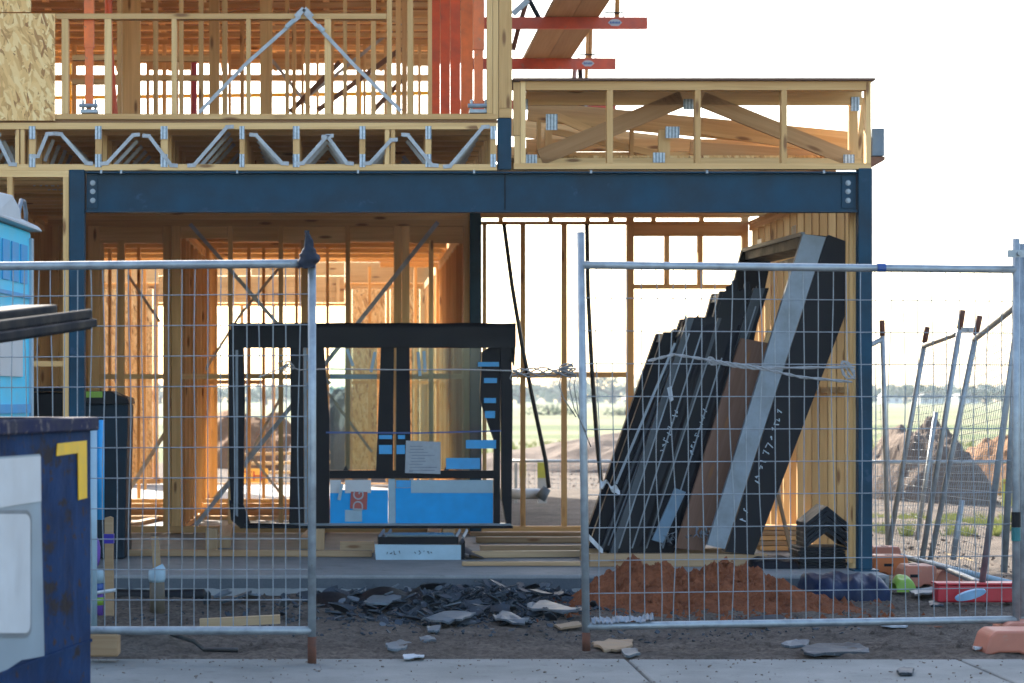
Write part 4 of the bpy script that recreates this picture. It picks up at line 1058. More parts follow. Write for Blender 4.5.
for yy, lab in ((17.42, 'front timber bearer under the feet of the leaning frames'), (18.05, 'rear timber bearer under the feet of the leaning frames')):
    m = MB(); m.abox(X(590, 17.4), X(768, 17.4), yy, yy + .12, ZS + .002, ZS + .098); tag(m.build('timber_bearer', GREYWOOD, bevel=.004), lab, 'bearer', 'bearers under the leaning frames')
# ================================================================== PLANKS ON THE SLAB
planks = [((470, 536), (585, 536), .14, .035, GREYWOOD, 'grey plank at the back of the boards lying right of the sill box'),
          ((476, 543), (590, 543), .10, .05, GREYWOOD, 'thick plank second from the back right of the sill box'),
          ((480, 551), (584, 551), .12, .045, GREYWOOD, 'weathered plank in the middle of the boards right of the sill box'),
          ((470, 558), (588, 557), .10, .05, GREYWOOD, 'knotty plank near the front of the boards right of the sill box'),
          ((462, 566), (580, 566), .09, .03, GREYWOOD, 'short plank at the slab front right of the sill box'),
          ((60, 556), (372, 557), .10, .05, GREYWOOD, 'long plank lying along the slab below the left fence mesh'),
          ((340, 553), (374, 553), .1, .09, GREYWOOD, 'short pine offcut beside the left end of the sill box'),
          ((592, 560), (770, 562), .10, .045, GREYWOOD, 'long pinkish plank under the feet of the leaning frames'),
          ((600, 551), (690, 550), .12, .04, GREYWOOD, 'grey plank behind the feet of the left black frames')]
for a, b, w_, h_, mt, lab in planks: plank(fl(*a, h_ / 2 + .004), fl(*b, h_ / 2 + .004), w_, h_, mt, lab, group='planks lying on the slab')
for k in range(5):
    z0 = ZS + .006 + k * .042
    m = MB(); x_ = X(755, 19.2) + .05 * rng.random(); m.abox(x_, x_ + .48, 19.2 + .02 * k, 19.42 + .02 * k, z0, z0 + .036)
    tag(m.build('timber_plank', GREYWOOD if k % 2 else PINE, bevel=.003), ['lowest', 'second lowest', 'middle', 'second highest', 'topmost'][k] + ' offcut of the board stack behind the ridge caps', 'plank', 'planks lying on the slab')
# darker sawn boards flat in the inner doorway, white chips
plank(fl(85, 537, .02), fl(160, 520, .02), .1, .04, GREYWOOD, 'plank lying aslant at the left inside the garage', group='planks lying on the slab')
plank(Vector((X(795, 18.2), 18.3, ZS + .01)), Vector((X(745, 20.2), 20.6, 2.0)) , .03, .02, GREYWOOD, 'thin grey batten leaning on the side wall studs', 'timber_batten', 'batten')

# ================================================================== RIDGE CAPS AND BLACK STACK
YK = 17.28
for k in range(5):
    z0 = Z(548 - k * 5.2, YK)
    m = MB(); xl, xr = X(806, YK), X(848 + (k % 2), YK); xm = (xl + xr) / 2; zz = .125
    m.poly([(xl, YK, z0), (xm, YK, z0 + zz), (xr, YK, z0 + .005), (xr, YK, z0 + .032), (xm, YK, z0 + zz + .034), (xl, YK, z0 + .03)], (0, .38, 0))
    tag(m.build('ridge_cap', CAPD), ['lowest', 'second lowest', 'middle', 'second highest', 'topmost'][k] + ' grey angled ridge cap of the stack beside the steel column', 'ridge cap', 'stacked ridge caps')
for k in range(7):
    z0 = ZS + .003 + k * .0225
    j = rng.uniform(-.02, .02)
    m = MB(); m.abox(X(799, YK) + j, X(846, YK) + j, YK - .02 + j, YK + .36 + j, z0, z0 + .02)
    tag(m.build('roof_tile', BLACKP, bevel=.004), 'flat black roof tile in the low stack under the ridge caps', 'tile', 'black tiles stacked under the ridge caps')
m = MB(); YBg = 17.3
m.grid(lambda u, v: (X(749 + 50 * u, YBg), YBg - .1 + .4 * v, ZS + .003 + (.085 * (math.sin(math.pi * min(1, max(0, v))) ** .4) * (math.sin(math.pi * u) ** .3) * (1 + .25 * mn.noise(Vector((u * 5, v * 5, 2)))))), 24, 14)
tag(m.build('plastic_sack', BLACKW, smooth=True), 'flat black plastic sack lying left of the ridge cap stack', 'sack')

# blue tarp bundle
m = MB(); YT = 16.0
def tarp(u, v):
    a = math.pi * v
    w_ = 1 - .25 * (abs(u - .5) * 2) ** 6
    n_ = 1 + .16 * mn.noise(Vector((u * 6, v * 4, 9))) + .05 * mn.noise(Vector((u * 20, v * 12, 3)))
    return (X(808 + 80 * u, YT) - .0, YT + .25 - .33 * math.cos(a) * n_, -.13 + (.19 if u > .1 else .19 * u * 10) * (math.sin(a) ** .55) * w_ * n_)
m.grid(tarp, 40, 24)
tag(m.build('tarp_bundle', TARP, smooth=True), 'crumpled dark blue tarpaulin bundle at the foot of the right steel column', 'tarpaulin')

# ================================================================== RED SOIL PILE
m = MB()
def redh(x, y):
    px = x * F / 15.4 + CX
    h = 0
    for cx_, s, a in ((626, 34, .27), (596, 24, .13), (680, 30, .17), (716, 34, .25), (782, 36, .23), (745, 30, .19), (835, 26, .07), (655, 30, .2)):
        h += a * .72 * math.exp(-((px - cx_) / s) ** 2)
    h *= math.exp(-((y - 15.55) / .52) ** 2) 
    nn = mn.fractal(Vector((x * 7, y * 7, 4)), 1.0, 2.0, 5)
    n2 = mn.fractal(Vector((x * 22, y * 22, 9)), 1.0, 2.0, 4)
    return -.135 + h * (1 + .22 * nn) + (.03 * nn + .014 * n2) * min(1, h * 8)
m.grid(lambda u, v: ((lambda x, y: (x, y, redh(x, y)))(X(545, 15.4) + (X(905, 15.4) - X(545, 15.4)) * u, 14.4 + 2.2 * v)), 220, 110)
tag(m.build('soil_pile', REDSOIL), 'long heap of red soil with humps before the slab behind the right fence', 'soil heap')

cl = MB(); q = random.Random(91)
for k in range(1500):
    px = q.gauss(700, 80); y = q.gauss(15.35, .42); x_ = px * 15.4 / F - CX * 15.4 / F; r_ = .006 + .035 * q.random() ** 3.5
    z_ = max(redh(x_, y), hgt(x_, y)); c = Vector((x_, y, z_)); b0 = len(cl.v)
    if y > 16.5: continue
    cl.v += [c + Vector((q.uniform(.6, 1.2) * r_ * math.cos(a), q.uniform(.6, 1.2) * r_ * math.sin(a), -.2 * r_)) for a in (0, 1.26, 2.5, 3.77, 5.0)] + [c + Vector((q.uniform(-.3, .3) * r_, q.uniform(-.3, .3) * r_, r_ * q.uniform(.6, 1.1)))]
    for a in range(5): cl.f.append([b0 + a, b0 + (a + 1) % 5, b0 + 5]); cl.uv += [(0, 0), (1, 0), (0, 1)]
kind(cl.build('soil_clods', REDSOIL), 'stuff')
# ================================================================== SLATE RUBBLE
def shard(c, r, q, tilt, th, rough=True):
    n_ = q.choice((7, 8, 9, 11)); a0 = q.uniform(0, 6); asp = q.uniform(.3, .85); corner = q.choice((3, 4, 5))
    pts = []
    for k in range(n_):
        a = a0 + 2 * math.pi * k / n_ + q.uniform(-.25, .25)
        rr = r * (.72 + .3 * abs(math.cos(a * corner / 2))) * q.uniform(.75, 1.15)
        pts.append(Vector((math.cos(a) * rr, math.sin(a) * rr * asp, 0)))
    M = Matrix.Rotation(q.uniform(-tilt, tilt), 3, 'X') @ Matrix.Rotation(q.uniform(-tilt, tilt), 3, 'Y') @ Matrix.Rotation(q.uniform(0, 6), 3, 'Z')
    return [Vector(c) + M @ p for p in pts], M @ Vector((0, 0, th))
q = random.Random(21)
fine_m = MB()
for k in range(2600):
    px = q.gauss(465, 80) if k < 1900 else q.uniform(110, 860); py = (q.gauss(605, 10) if k < 1900 else q.uniform(588, 650))
    py = min(650, max(592, py)); Y = F * (H + .11) / (py - HY)
    if Y > 16.5: continue
    c = Vector((X(px, Y), Y, hgt(X(px, Y), Y) + .004 + q.random() * (.10 * math.exp(-((px - 470) / 95) ** 2) * math.exp(-((py - 601) / 12) ** 2) if k < 1900 else .0)))
    p, t_ = shard(c, q.uniform(.010, .045) if k < 1900 else q.uniform(.005, .02), q, .8, .006); fine_m.poly(p, t_)
kind(fine_m.build('rubble', SLATE), 'stuff')
for k in range(230):
    px = q.gauss(462, 86); py = q.gauss(604, 8.5); 
    if not 325 < px < 640: px = q.uniform(360, 600)
    py = min(628, max(590, py)); Y = F * (H + .11) / (py - HY); Y = min(Y, 16.4)
    hump = .10 * math.exp(-((px - 470) / 95) ** 2) * math.exp(-((py - 601) / 12) ** 2)
    x_ = X(px, Y); r_ = q.uniform(.025, .11)
    c = Vector((x_, Y, hgt(x_, Y) + .012 + hump * q.random() + r_ * .12))
    p, t_ = shard(c, r_, q, .5, q.uniform(.005, .012)); m = MB(); m.poly(p, t_)
    li = q.random() < .12
    tag(m.build('slate_shard', SLATEL if li else SLATE), 'pale grey broken slab in the rubble heap before the slab' if li else 'dark broken slab in the rubble heap before the slab', 'shard', 'pale broken slabs in the rubble heap' if li else 'dark broken slabs in the rubble heap')
def flat_piece(pts, name, mat, label, cat, th=.02, lift=.01, group=None):
    pp = []
    for (a, b) in pts:
        zg = -.02; Y = F * (H - zg) / (b - HY)
        for _ in range(4):
            zg = (hgt(X(a, Y), Y) if Y > 11.47 else 0) + lift; Y = F * (H - zg) / (b - HY)
        pp.append(Vector((X(a, Y), Y, zg)))
    q_ = random.Random(int(pts[0][0] * 7 + pts[0][1])); out = []
    cen = sum(pp, Vector()) / len(pp); sz = max((p - cen).length for p in pp)
    for i in range(len(pp)):
        a, b = pp[i], pp[(i + 1) % len(pp)]
        for k in range(4):
            p = a.lerp(b, k / 4); out.append(cen + (p - cen) * (1 + q_.uniform(-.16, .05)) + Vector((0, 0, q_.uniform(0, .03) * sz)))
    m = MB(); m.poly(out, (0, 0, min(th, .012))); return tag(m.build(name, mat), label, cat, group)
flat_piece([(798, 652), (815, 647), (850, 645), (872, 650), (868, 656), (812, 658)], 'slate_shard', SLATE, 'large flat slate coloured sheet at the footpath edge below the right fence', 'shard')
flat_piece([(781, 646), (796, 642), (809, 643), (808, 648), (790, 650)], 'paper_scrap', SLATEL, 'small pale scrap touching the large flat slate sheet', 'scrap')
flat_piece([(896, 672), (904, 669), (914, 671), (912, 676), (899, 676)], 'slate_shard', SLATE, 'small dark chip lying alone on the footpath at the right', 'shard', .015, .004)
flat_piece([(590, 645), (615, 641), (634, 643), (630, 651), (604, 653), (596, 650)], 'cardboard_scrap', CARD, 'torn brown cardboard scrap by the rusty foot of the right fence post', 'scrap')
flat_piece([(620, 652), (636, 650), (640, 656), (626, 659)], 'slate_shard', SLATEL, 'blue grey chip beside the brown cardboard scrap', 'shard')
flat_piece([(384, 646), (400, 643), (412, 646), (406, 651), (388, 652)], 'slate_shard', SLATEL, 'pale chip lying below the rubble heap near the left fence foot', 'shard')
flat_piece([(418, 640), (430, 638), (436, 642), (422, 645)], 'slate_shard', SLATEL, 'small pale chip just right of another below the rubble heap', 'shard')
flat_piece([(426, 629), (442, 627), (440, 633), (428, 634)], 'slate_shard', SLATEL, 'small pale chip at the front edge of the rubble heap', 'shard')
flat_piece([(402, 657), (425, 655), (424, 659), (404, 660)], 'paper_scrap', PAPER, 'thin pale scrap lying at the footpath edge in the middle', 'scrap', .006)
flat_piece([(524, 606), (545, 603), (582, 612), (575, 616), (530, 612)], 'slate_shard', SLATEL, 'long pale slab sticking out of the right side of the rubble heap', 'shard', .03, .05)
flat_piece([(420, 622), (452, 612), (478, 617), (462, 625), (436, 626)], 'slate_shard', SLATEL, 'broad pale slab at the front of the rubble heap', 'shard', .025, .02)
flat_piece([(492, 618), (505, 614), (530, 622), (525, 626), (500, 624)], 'slate_shard', SLATEL, 'pale slab at the front right of the rubble heap', 'shard', .02, .02)
flat_piece([(360, 606), (378, 593), (404, 598), (388, 606)], 'slate_shard', SLATEL, 'pale pointed slab at the upper left of the rubble heap', 'shard', .02, .06)
flat_piece([(552, 627), (580, 624), (583, 628), (560, 631)], 'cardboard_scrap', CARD, 'pale brown strip lying left of the right fence foot', 'scrap', .012)
flat_piece([(881, 623), (908, 626), (906, 629), (880, 627)], 'paper_scrap', PAPER, 'white strip lying right below the bottom rail of the right fence', 'scrap', .01)
flat_piece([(972, 648), (984, 645), (984, 650), (975, 652)], 'paper_scrap', PAPER, 'white sliver lying beside the salmon fence foot', 'scrap', .01)
flat_piece([(928, 604), (942, 602), (944, 607), (930, 608)], 'slate_shard', SLATE, 'dark chip lying left of the red barrier', 'shard')
flat_piece([(740, 622), (775, 617), (790, 622), (770, 628), (748, 627)], 'slate_shard', SLATE, 'dark flat piece under the bottom rail before the red soil', 'shard', .02)
cl = MB(); q = random.Random(55)
for k in range(4200):
    px = q.uniform(60, 1040); py = q.uniform(592, 658); Y = F * (H + .06) / (py - HY)
    if Y > 16.5 or mn.noise(Vector((px * .02, py * .05, 7))) < -.25: continue
    x_ = X(px, Y); r_ = .004 + .022 * q.random() ** 3
    b0 = len(cl.v); c = Vector((x_, Y, hgt(x_, Y)))
    pts = [c + Vector((q.uniform(.6, 1.2) * r_ * math.cos(a), q.uniform(.6, 1.2) * r_ * math.sin(a), 0)) for a in (0, 1.26, 2.5, 3.77, 5.0)] + [c + Vector((0, 0, r_ * q.uniform(.6, 1.2)))]
    cl.v += pts
    for a in range(5): cl.f.append([b0 + a, b0 + (a + 1) % 5, b0 + 5]); cl.uv += [(0, 0), (1, 0), (0, 1)]
kind(cl.build('soil_crumbs', GROUND, smooth=True), 'stuff')
cl = MB()
for k in range(420):
    px = q.uniform(90, 1040); py = q.uniform(658, 690) if k % 3 else q.uniform(656, 662); Y = F * H / (py - HY); x_ = X(px, Y); r_ = .003 + .010 * q.random() ** 3
    if Y > 11.44: continue
    p, t_ = shard((x_, Y, .003), r_, q, .2, .004); cl.poly(p, t_)
kind(cl.build('path_grit', MOUND), 'stuff')
# curled membrane at the back of the rubble
m = MB()
m.grid(lambda u, v: ((lambda px, py, Y: tuple(P(px, py, Y)))(300 + 120 * u + 6 * v, 603 - 11 * u + 13 * v - 9 * (1 - v) * abs(math.sin(u * 7)), 15.9 - .5 * v)), 40, 6)
tag(m.build('membrane_sheet', BLACKW, smooth=True), 'curled black damp membrane lying along the back of the rubble heap', 'membrane')
# white plastic along bottom rail of the right fence
m = MB()
m.grid(lambda u, v: ((lambda px: (X(px, Yf2(px)) , Yf2(px) - .0 + .09 * v, hgt(X(px, Yf2(px)), Yf2(px)) + .175 + .022 * math.sin(u * 2.6) * (.6 + .5 * mn.noise(Vector((u * 8, v * 2, 1)))) - .05 * abs(v - .5) + .018 * mn.noise(Vector((u * 30, v * 4, 6)))))(592 + 62 * u)), 60, 8)
tag(m.build('plastic_sheet', SILVER, smooth=True), 'pale crumpled plastic draped on the bottom rail of the right fence', 'plastic sheet')

# ================================================================== LEFT: STAKES, CAN, PIPES
def gz(px, py):
    Y = F * (H + .08) / (py - HY)
    for _ in range(3): Y = F * (H - hgt(X(px, Y), Y)) / (py - HY)
    return Y
YK2 = gz(109, 616)
sk = thing('timber_stake', 'square timber stake with violet tape standing beside the skip', 'stake', tuple(P(109, 616, YK2)))
sub('shaft', GREYWOOD, sk, lambda m: m.poly([P(105, 616, YK2), P(113.5, 616, YK2), P(112.8, 518, YK2), P(110, 516.5, YK2), P(104.5, 518, YK2)], (0, .05, 0)))
sub('tape_band', VIOLET, sk, lambda m: m.pbox(103.8, 113.6, 534, 543.5, YK2 - .004, .058))
YP = gz(157, 612)
pp = thing('capped_pipe', 'brown upright pipe with a pale blue collar and a timber peg in it', 'pipe', tuple(P(157, 612, YP)))
sub('pipe', PIPEB, pp, lambda m: m.tube([P(157.5, 614, YP), P(157, 580, YP)], [.052, .05], 14), smooth=True)
sub('collar', PALE, pp, lambda m: m.tube([P(157, 582, YP), P(157, 579, YP), P(157, 569, YP), P(156, 567, YP)], [.05, .057, .057, .050], 14), smooth=True)
sub('peg', GREYWOOD, pp, lambda m: m.poly([P(153, 572, YP), P(161.5, 572, YP), P(158, 537, YP), P(151, 536.5, YP)], (0, .03, 0)))
YQ = gz(97, 616)
cn = thing('marker_can', 'multicoloured spray marker can standing beside the skip', 'spray can', tuple(P(97, 615, YQ)))
sub('body', PURPLE, cn, lambda m: m.tube([P(97, 615, YQ), P(97, 593, YQ)], .042, 14), smooth=True)
sub('band', LIME, cn, lambda m: m.tube([P(97, 605, YQ), P(97, 597, YQ)], .0428, 14), smooth=True)
sub('label_wrap', DKTAPE, cn, lambda m: m.tube([P(97, 593, YQ), P(97, 583, YQ)], .044, 14), smooth=True)
sub('cap', PALE, cn, lambda m: m.tube([P(97, 583, YQ), P(97, 572, YQ), P(97, 569, YQ)], [.046, .046, .035], 14), smooth=True)
btl = thing('plastic_bottle', 'purple plastic bottle hanging between the skip and the stake', 'bottle', tuple(P(95.5, 566, YQ)))
sub('body', PURPLE, btl, lambda m: m.tube([P(95, 566, YQ - .1), P(95.5, 560, YQ - .1), P(95.5, 548, YQ - .1), P(95, 540, YQ - .1), P(94, 536, YQ - .1)], [.02, .03, .034, .026, .012], 12), smooth=True)
sub('nozzle', VIOLET, btl, lambda m: m.tube([P(94, 536, YQ - .1), P(93.5, 530, YQ - .1)], [.012, .008], 8))
m = MB(); m.tube([P(92, 593.5, YQ - .06), P(116, 590, YQ - .06)], .012, 8); tag(m.build('marker_pen', WHITE), 'thin white tube lying across the marker can and the stake', 'tube')
m = MB(); m.tube([P(112, 596, 16.2), P(160, 597, 16.2), P(204, 596, 16.1)], .05, 12); tag(m.build('drain_pipe', BLACKP, smooth=True), 'black drain pipe lying against the slab behind the left fence', 'pipe')
wire_thing('black_hose', [fl(172, 634, 0) * 1, Vector((X(195, 12.0), 12.0, .03)), Vector((X(205, 11.75), 11.75, .015)), Vector((X(238, 11.75), 11.75, .012))], .014, CABLE, 'black hose end curling out below the left fence rail', 'hose')
m = MB(); Yq = 13.6; m.bar(P(200, 623, Yq), P(280, 619, Yq), .05, .06); tag(m.build('timber_batten', GREYWOOD), 'weathered batten lying in the dirt behind the left fence', 'batten')
for k, (px, py, r_) in enumerate(((208, 604, .11), (222, 606, .09), (238, 602, .13), (250, 607, .1), (310, 603, .16), (285, 612, .08))):
    Y = gz(px, py); m = MB(); p, t_ = shard(Vector((X(px, Y), Y, hgt(X(px, Y), Y) + .04)), r_, q, .7, .015); m.poly(p, t_)
    tag(m.build('slate_shard', SLATEL if k % 2 else SLATE), 'loose broken slab scattered behind the left fence mesh', 'shard', 'loose slabs behind the left fence')
# wooden block under left rail
m = MB(); m.pbox(88, 118, 634, 657, YL - .02, .14)
tag(m.build('timber_block', GREYWOOD, bevel=.01), 'weathered timber block under the bottom rail of the left fence beside the skip', 'block')
# standing sheet roll next to the skip
YZ = 13.4
rl = thing('sheet_roll', 'pale upright roll of plastic sheet between the skip and the tall black bin', 'roll', (X(91, YZ), YZ, hgt(X(91, YZ), YZ)))
sub('sheet', PALE, rl, lambda m: m.tube([(X(90, YZ), YZ, -.10), (X(90, YZ), YZ, Z(428, YZ))], .042, 14), smooth=True)
sub('blue_edge', TAPE, rl, lambda m: m.tube([(X(99, YZ), YZ + .05, Z(520, YZ)), (X(99, YZ), YZ + .05, Z(420, YZ))], .026, 12), smooth=True)

# ================================================================== TALL BLACK BIN
YBn = 18.2
bn = thing('wheelie_bin', 'tall black bin with a lime green tag on its lid standing in the garage', 'bin', tuple(P(105, 556, YBn)))
zf = ZS + .005
BINM = painted('bin_plastic', (.003, .020, .038), .5, 0, .3, 6, spec=.25)
def binbody(m):
    t_, b_ = Z(404, YBn), zf
    xl, xr = X(78, YBn), X(128, YBn)
    m.poly([(xl + .04, YBn + .03, b_), (xr - .03, YBn + .03, b_), (xr, YBn, t_), (xl, YBn, t_)], (0, .5, 0))
sub('body', BINM, bn, binbody, bevel=.015)
lid = sub('lid', BLACKP, bn, lambda m: m.poly([(X(77, YBn), YBn - .03, Z(404, YBn)), (X(129.5, YBn), YBn - .03, Z(404, YBn)), (X(128, YBn), YBn - .03, Z(398, YBn)), (X(118, YBn), YBn - .03, Z(395, YBn)), (X(110, YBn), YBn - .03, Z(391, YBn)), (X(82, YBn), YBn - .03, Z(391, YBn))], (0, .56, 0)), bevel=.008)
sub('green_tag', LIME, lid, lambda m: m.pbox(85, 102.5, 391.5, 397.5, YBn - .038, .006))
sub('handle', BLACKF, bn, lambda m: m.tube([(X(85, YBn), YBn + .56, Z(400, YBn)), (X(122, YBn), YBn + .56, Z(400, YBn))], .02, 8))
for px in (84, 122): sub('wheel', BLACKF, bn, lambda m: m.tube([(X(px, YBn) - .02, YBn + .5, zf + .1), (X(px, YBn) + .02, YBn + .5, zf + .1)], .1, 16))
m = MB(); m.abox(X(26, 18.6), X(64, 18.6), 18.6, 19.1, ZS + .005, Z(392, 18.6)); 
b2 = thing('wheelie_bin', 'low black bin half hidden behind the skip and the blue toilet', 'bin', (X(45, 18.6), 18.8, ZS))
b2o = m.build('body', BLACKP, b2, bevel=.02)
sub('lid', BLACKF, b2, lambda m: m.abox(X(24, 18.6), X(66, 18.6), 18.56, 19.14, Z(391.6, 18.6), Z(388, 18.6)))

# ================================================================== SKIP BIN
ang = R(10)
dN = Vector((-math.sin(ang), -math.cos(ang), 0)); dL = Vector((-math.cos(ang), math.sin(ang), 0)); UP = Vector((0, 0, 1))
C0 = Vector((X(90.5, 9.5), 9.5, 0)); LEN, WID, RIM = 2.1, 1.7, 1.222
skp = thing('skip_bin', 'rusty dark blue steel skip with yellow corner marks and an open black lid', 'skip', tuple(C0))
def sp(a, b, z): return C0 + dN * a + dL * b + UP * z
sub('side_wall', NAVY, skp, lambda m: m.poly([sp(0, 0, .08), sp(LEN, 0, .08), sp(LEN, 0, RIM - .05), sp(0, 0, RIM - .05)], dL * .012))
sub('end_wall', NAVY, skp, lambda m: m.poly([sp(0, .013, .08), sp(0, WID, .08), sp(0, WID, RIM - .05), sp(0, .013, RIM - .05)], dN * .012))
sub('side_wall', NAVY, skp, lambda m: m.poly([sp(.013, WID, .08), sp(LEN, WID, .08), sp(LEN, WID, RIM - .05), sp(.013, WID, RIM - .05)], -dL * .012))
sub('end_wall', NAVY, skp, lambda m: m.poly([sp(LEN, .013, .08), sp(LEN, WID - .013, .08), sp(LEN, WID - .013, RIM - .05), sp(LEN, .013, RIM - .05)], -dN * .012))
sub('floor_plate', SKIPIN, skp, lambda m: m.poly([sp(.013, .013, .085), sp(LEN - .013, .013, .085), sp(LEN - .013, WID - .013, .085), sp(.013, WID - .013, .085)], UP * .01))
def rim(m):
    m.bar(sp(-.03, -.0, RIM - .022), sp(LEN, -.0, RIM - .022), .055, .06, UP) if False else None
    m.bar(sp(-.03, .005, RIM - .028), sp(LEN, .005, RIM - .028), .056, .07, dL)
    m.bar(sp(0, .041, RIM - .028), sp(0, WID, RIM - .028), .056, .07, dN)
    m.bar(sp(.036, WID, RIM - .028), sp(LEN, WID, RIM - .028), .056, .07, dL)
sub('rim', painted('skip_rim', (.010, .016, .06), .7, 0, .4, 8, (.12, .10, .10), .56, spec=.15), skp, rim, bevel=.008)
# plates on the side: white sheet with rounded label
def sidep(m, pts, out): m.poly([sp(a, -out, z) for a, z in pts], dL * .004)
# pixel -> side-plane coordinates
def side_at(px, py):
    k = (px - CX) / F
    a = (C0.x - k * C0.y) / (-dN.x + k * dN.y) if True else 0
    q_ = C0 + dN * a
    return a, H - (py - HY) * q_.y / F
sg = sub('sign_sheet', painted('sign_grey', (.33, .42, .48), .4, 0, .1, 5), skp, lambda m: sidep(m, [side_at(-30, 459), side_at(38.5, 454), side_at(43, 656), side_at(20, 660), side_at(2, 672), side_at(-30, 684)], .006))
sub('white_band', WHITE, sg, lambda m: sidep(m, [side_at(-30, 461), side_at(38, 456), side_at(38.6, 501), side_at(-30, 512)], .011))
def rr_pts(x0_, x1_, y0_, y1_, rr, sk_):
    out = []
    for cx_, cy_, a0 in ((x1_ - rr, y0_ + rr * 1.6, -90), (x1_ - rr, y1_ - rr * 1.6, 0)):
        for k in range(6):
            a = R(a0 + 18 * k); out.append((cx_ + rr * math.cos(a), cy_ + rr * 1.6 * math.sin(a)))
    return [(x0_, y0_)] + out + [(x0_, y1_)]
sub('label_border', SILVER, sg, lambda m: sidep(m, [side_at(*p) for p in rr_pts(-30, 29, 510, 637, 6, 0)], .011))
sub('label_panel', WHITE, sg, lambda m: sidep(m, [side_at(*p) for p in rr_pts(-30, 26.5, 514, 633, 5, 0)], .015))
sub('corner_mark', YELLOW, skp, lambda m: (sidep(m, [side_at(56, 443.5), side_at(85, 440.5), side_at(85.4, 498), side_at(77, 500), side_at(76.4, 453), side_at(55, 456)], .008)))
sub('lower_seam', NAVY, skp, lambda m: m.bar(sp(0, -.004, .30), sp(LEN, -.004, .30), .012, .008, dL))
# open lid: tilted thick plastic slab with a lip
LA, LB = sp(.0, .03, 0), sp(LEN, .03, 0)
def lidp(a, b, z): return C0 + dN * a + dL * b + UP * z
zf_, zn_ = Z(329, 9.5), 1.43
lid = sub('lid', LIDP, skp, lambda m: m.poly([lidp(0, 0, zf_), lidp(LEN, 0, zn_), lidp(LEN, WID * .9, zn_ - .22), lidp(0, WID * .9, zf_ - .22)], UP * .03), bevel=.006)
sub('lid_lip', LIDP, lid, lambda m: (m.bar(lidp(-.01, -.012, zf_ + .026), lidp(LEN, -.012, zn_ + .026), .034, .03, dL), m.bar(lidp(-.01, .004, zf_ + .064), lidp(LEN, .004, zn_ + .064), .038, .02, dL), m.bar(lidp(-.012, .004, zf_ + .03), lidp(-.012, WID * .9, zf_ - .19), .06, .024, dN)), bevel=.006)
sub('lid_ridge', LIDP, lid, lambda m: m.poly([lidp(.06, .12, zf_ + .045), lidp(LEN, .12, zn_ + .05), lidp(LEN, .3, zn_ + .05), lidp(.06, .3, zf_ + .045)], UP * .055), bevel=.01)
for b in (.9,): sub('hinge_arm', RUST, skp, lambda m: m.bar(sp(.3, WID - .06, RIM), lidp(.3, WID * .88, zf_ - .2), .04, .04))

# ================================================================== PORTABLE TOILET
a2 = R(4); tN = Vector((-math.sin(a2), -math.cos(a2), 0)); tL = Vector((-math.cos(a2), math.sin(a2), 0))
T0 = Vector((X(31, 13.3), 13.3, -.10))
to = thing('portable_toilet', 'light blue portable toilet with a white roof behind the left fence', 'portable toilet', tuple(T0))
def tp_(a, b, z): return T0 + tN * a + tL * b + UP * z
sub('cabin', CYAN, to, lambda m: m.poly([tp_(0, 0, .08), tp_(1.12, 0, .08), tp_(1.12, 0, 2.36), tp_(0, 0, 2.36)], tL * 1.1), bevel=.015)
sub('base_skid', BLACKP, to, lambda m: m.poly([tp_(-.02, -.02, 0), tp_(1.14, -.02, 0), tp_(1.14, -.02, .078), tp_(-.02, -.02, .078)], tL * 1.14))
sub('corner_post', PALE, to, lambda m: m.bar(tp_(.03, -.008, .08), tp_(.03, -.008, 2.32), .06, .016, tL))
for k in range(4):
    a = .14 + k * .235
    sub('vent_panel', CYAND, to, lambda m: m.poly([tp_(a, -.010, 2.05), tp_(a + .17, -.010, 2.05), tp_(a + .17, -.010, 2.27), tp_(a, -.010, 2.27)], tL * .008))
sub('belt_rib', CYAND, to, lambda m: m.bar(tp_(.08, -.008, 1.98), tp_(1.08, -.008, 1.98), .022, .014, tL))
sub('belt_rib', CYAND, to, lambda m: m.bar(tp_(.08, -.008, 1.34), tp_(1.08, -.008, 1.34), .05, .016, tL))
sub('notice_sheet', WHITE, to, lambda m: m.poly([tp_(.28, -.012, 1.52), tp_(1.1, -.012, 1.52), tp_(1.1, -.012, 1.88), tp_(.28, -.012, 1.90)], tL * .008))
sub('louvre', CYAND, to, lambda m: [m.bar(tp_(.2 + k * .075, -.008, .92), tp_(.2 + k * .075, -.008, 1.0 + .10 * math.sin(math.pi * (k + .5) / 8)), .03, .014, tL) for k in range(9)])
rf = sub('roof', WHITE, to, lambda m: m.poly([tp_(-.10, -.055, 2.365), tp_(1.17, -.055, 2.365), tp_(1.16, -.03, 2.50), tp_(.62, -.03, 2.52), tp_(.45, -.03, 2.47), tp_(.40, -.03, 2.41), tp_(-.04, -.03, 2.40)], tL * 1.18), bevel=.012)
sub('lifting_loop', SILVER, rf, lambda m: m.tube([tp_(.34, .0, 2.37), tp_(.33, .0, 2.46), tp_(.27, .0, 2.52), tp_(.19, .0, 2.52), tp_(.14, .0, 2.46), tp_(.14, .0, 2.38)], .013, 8), smooth=True)

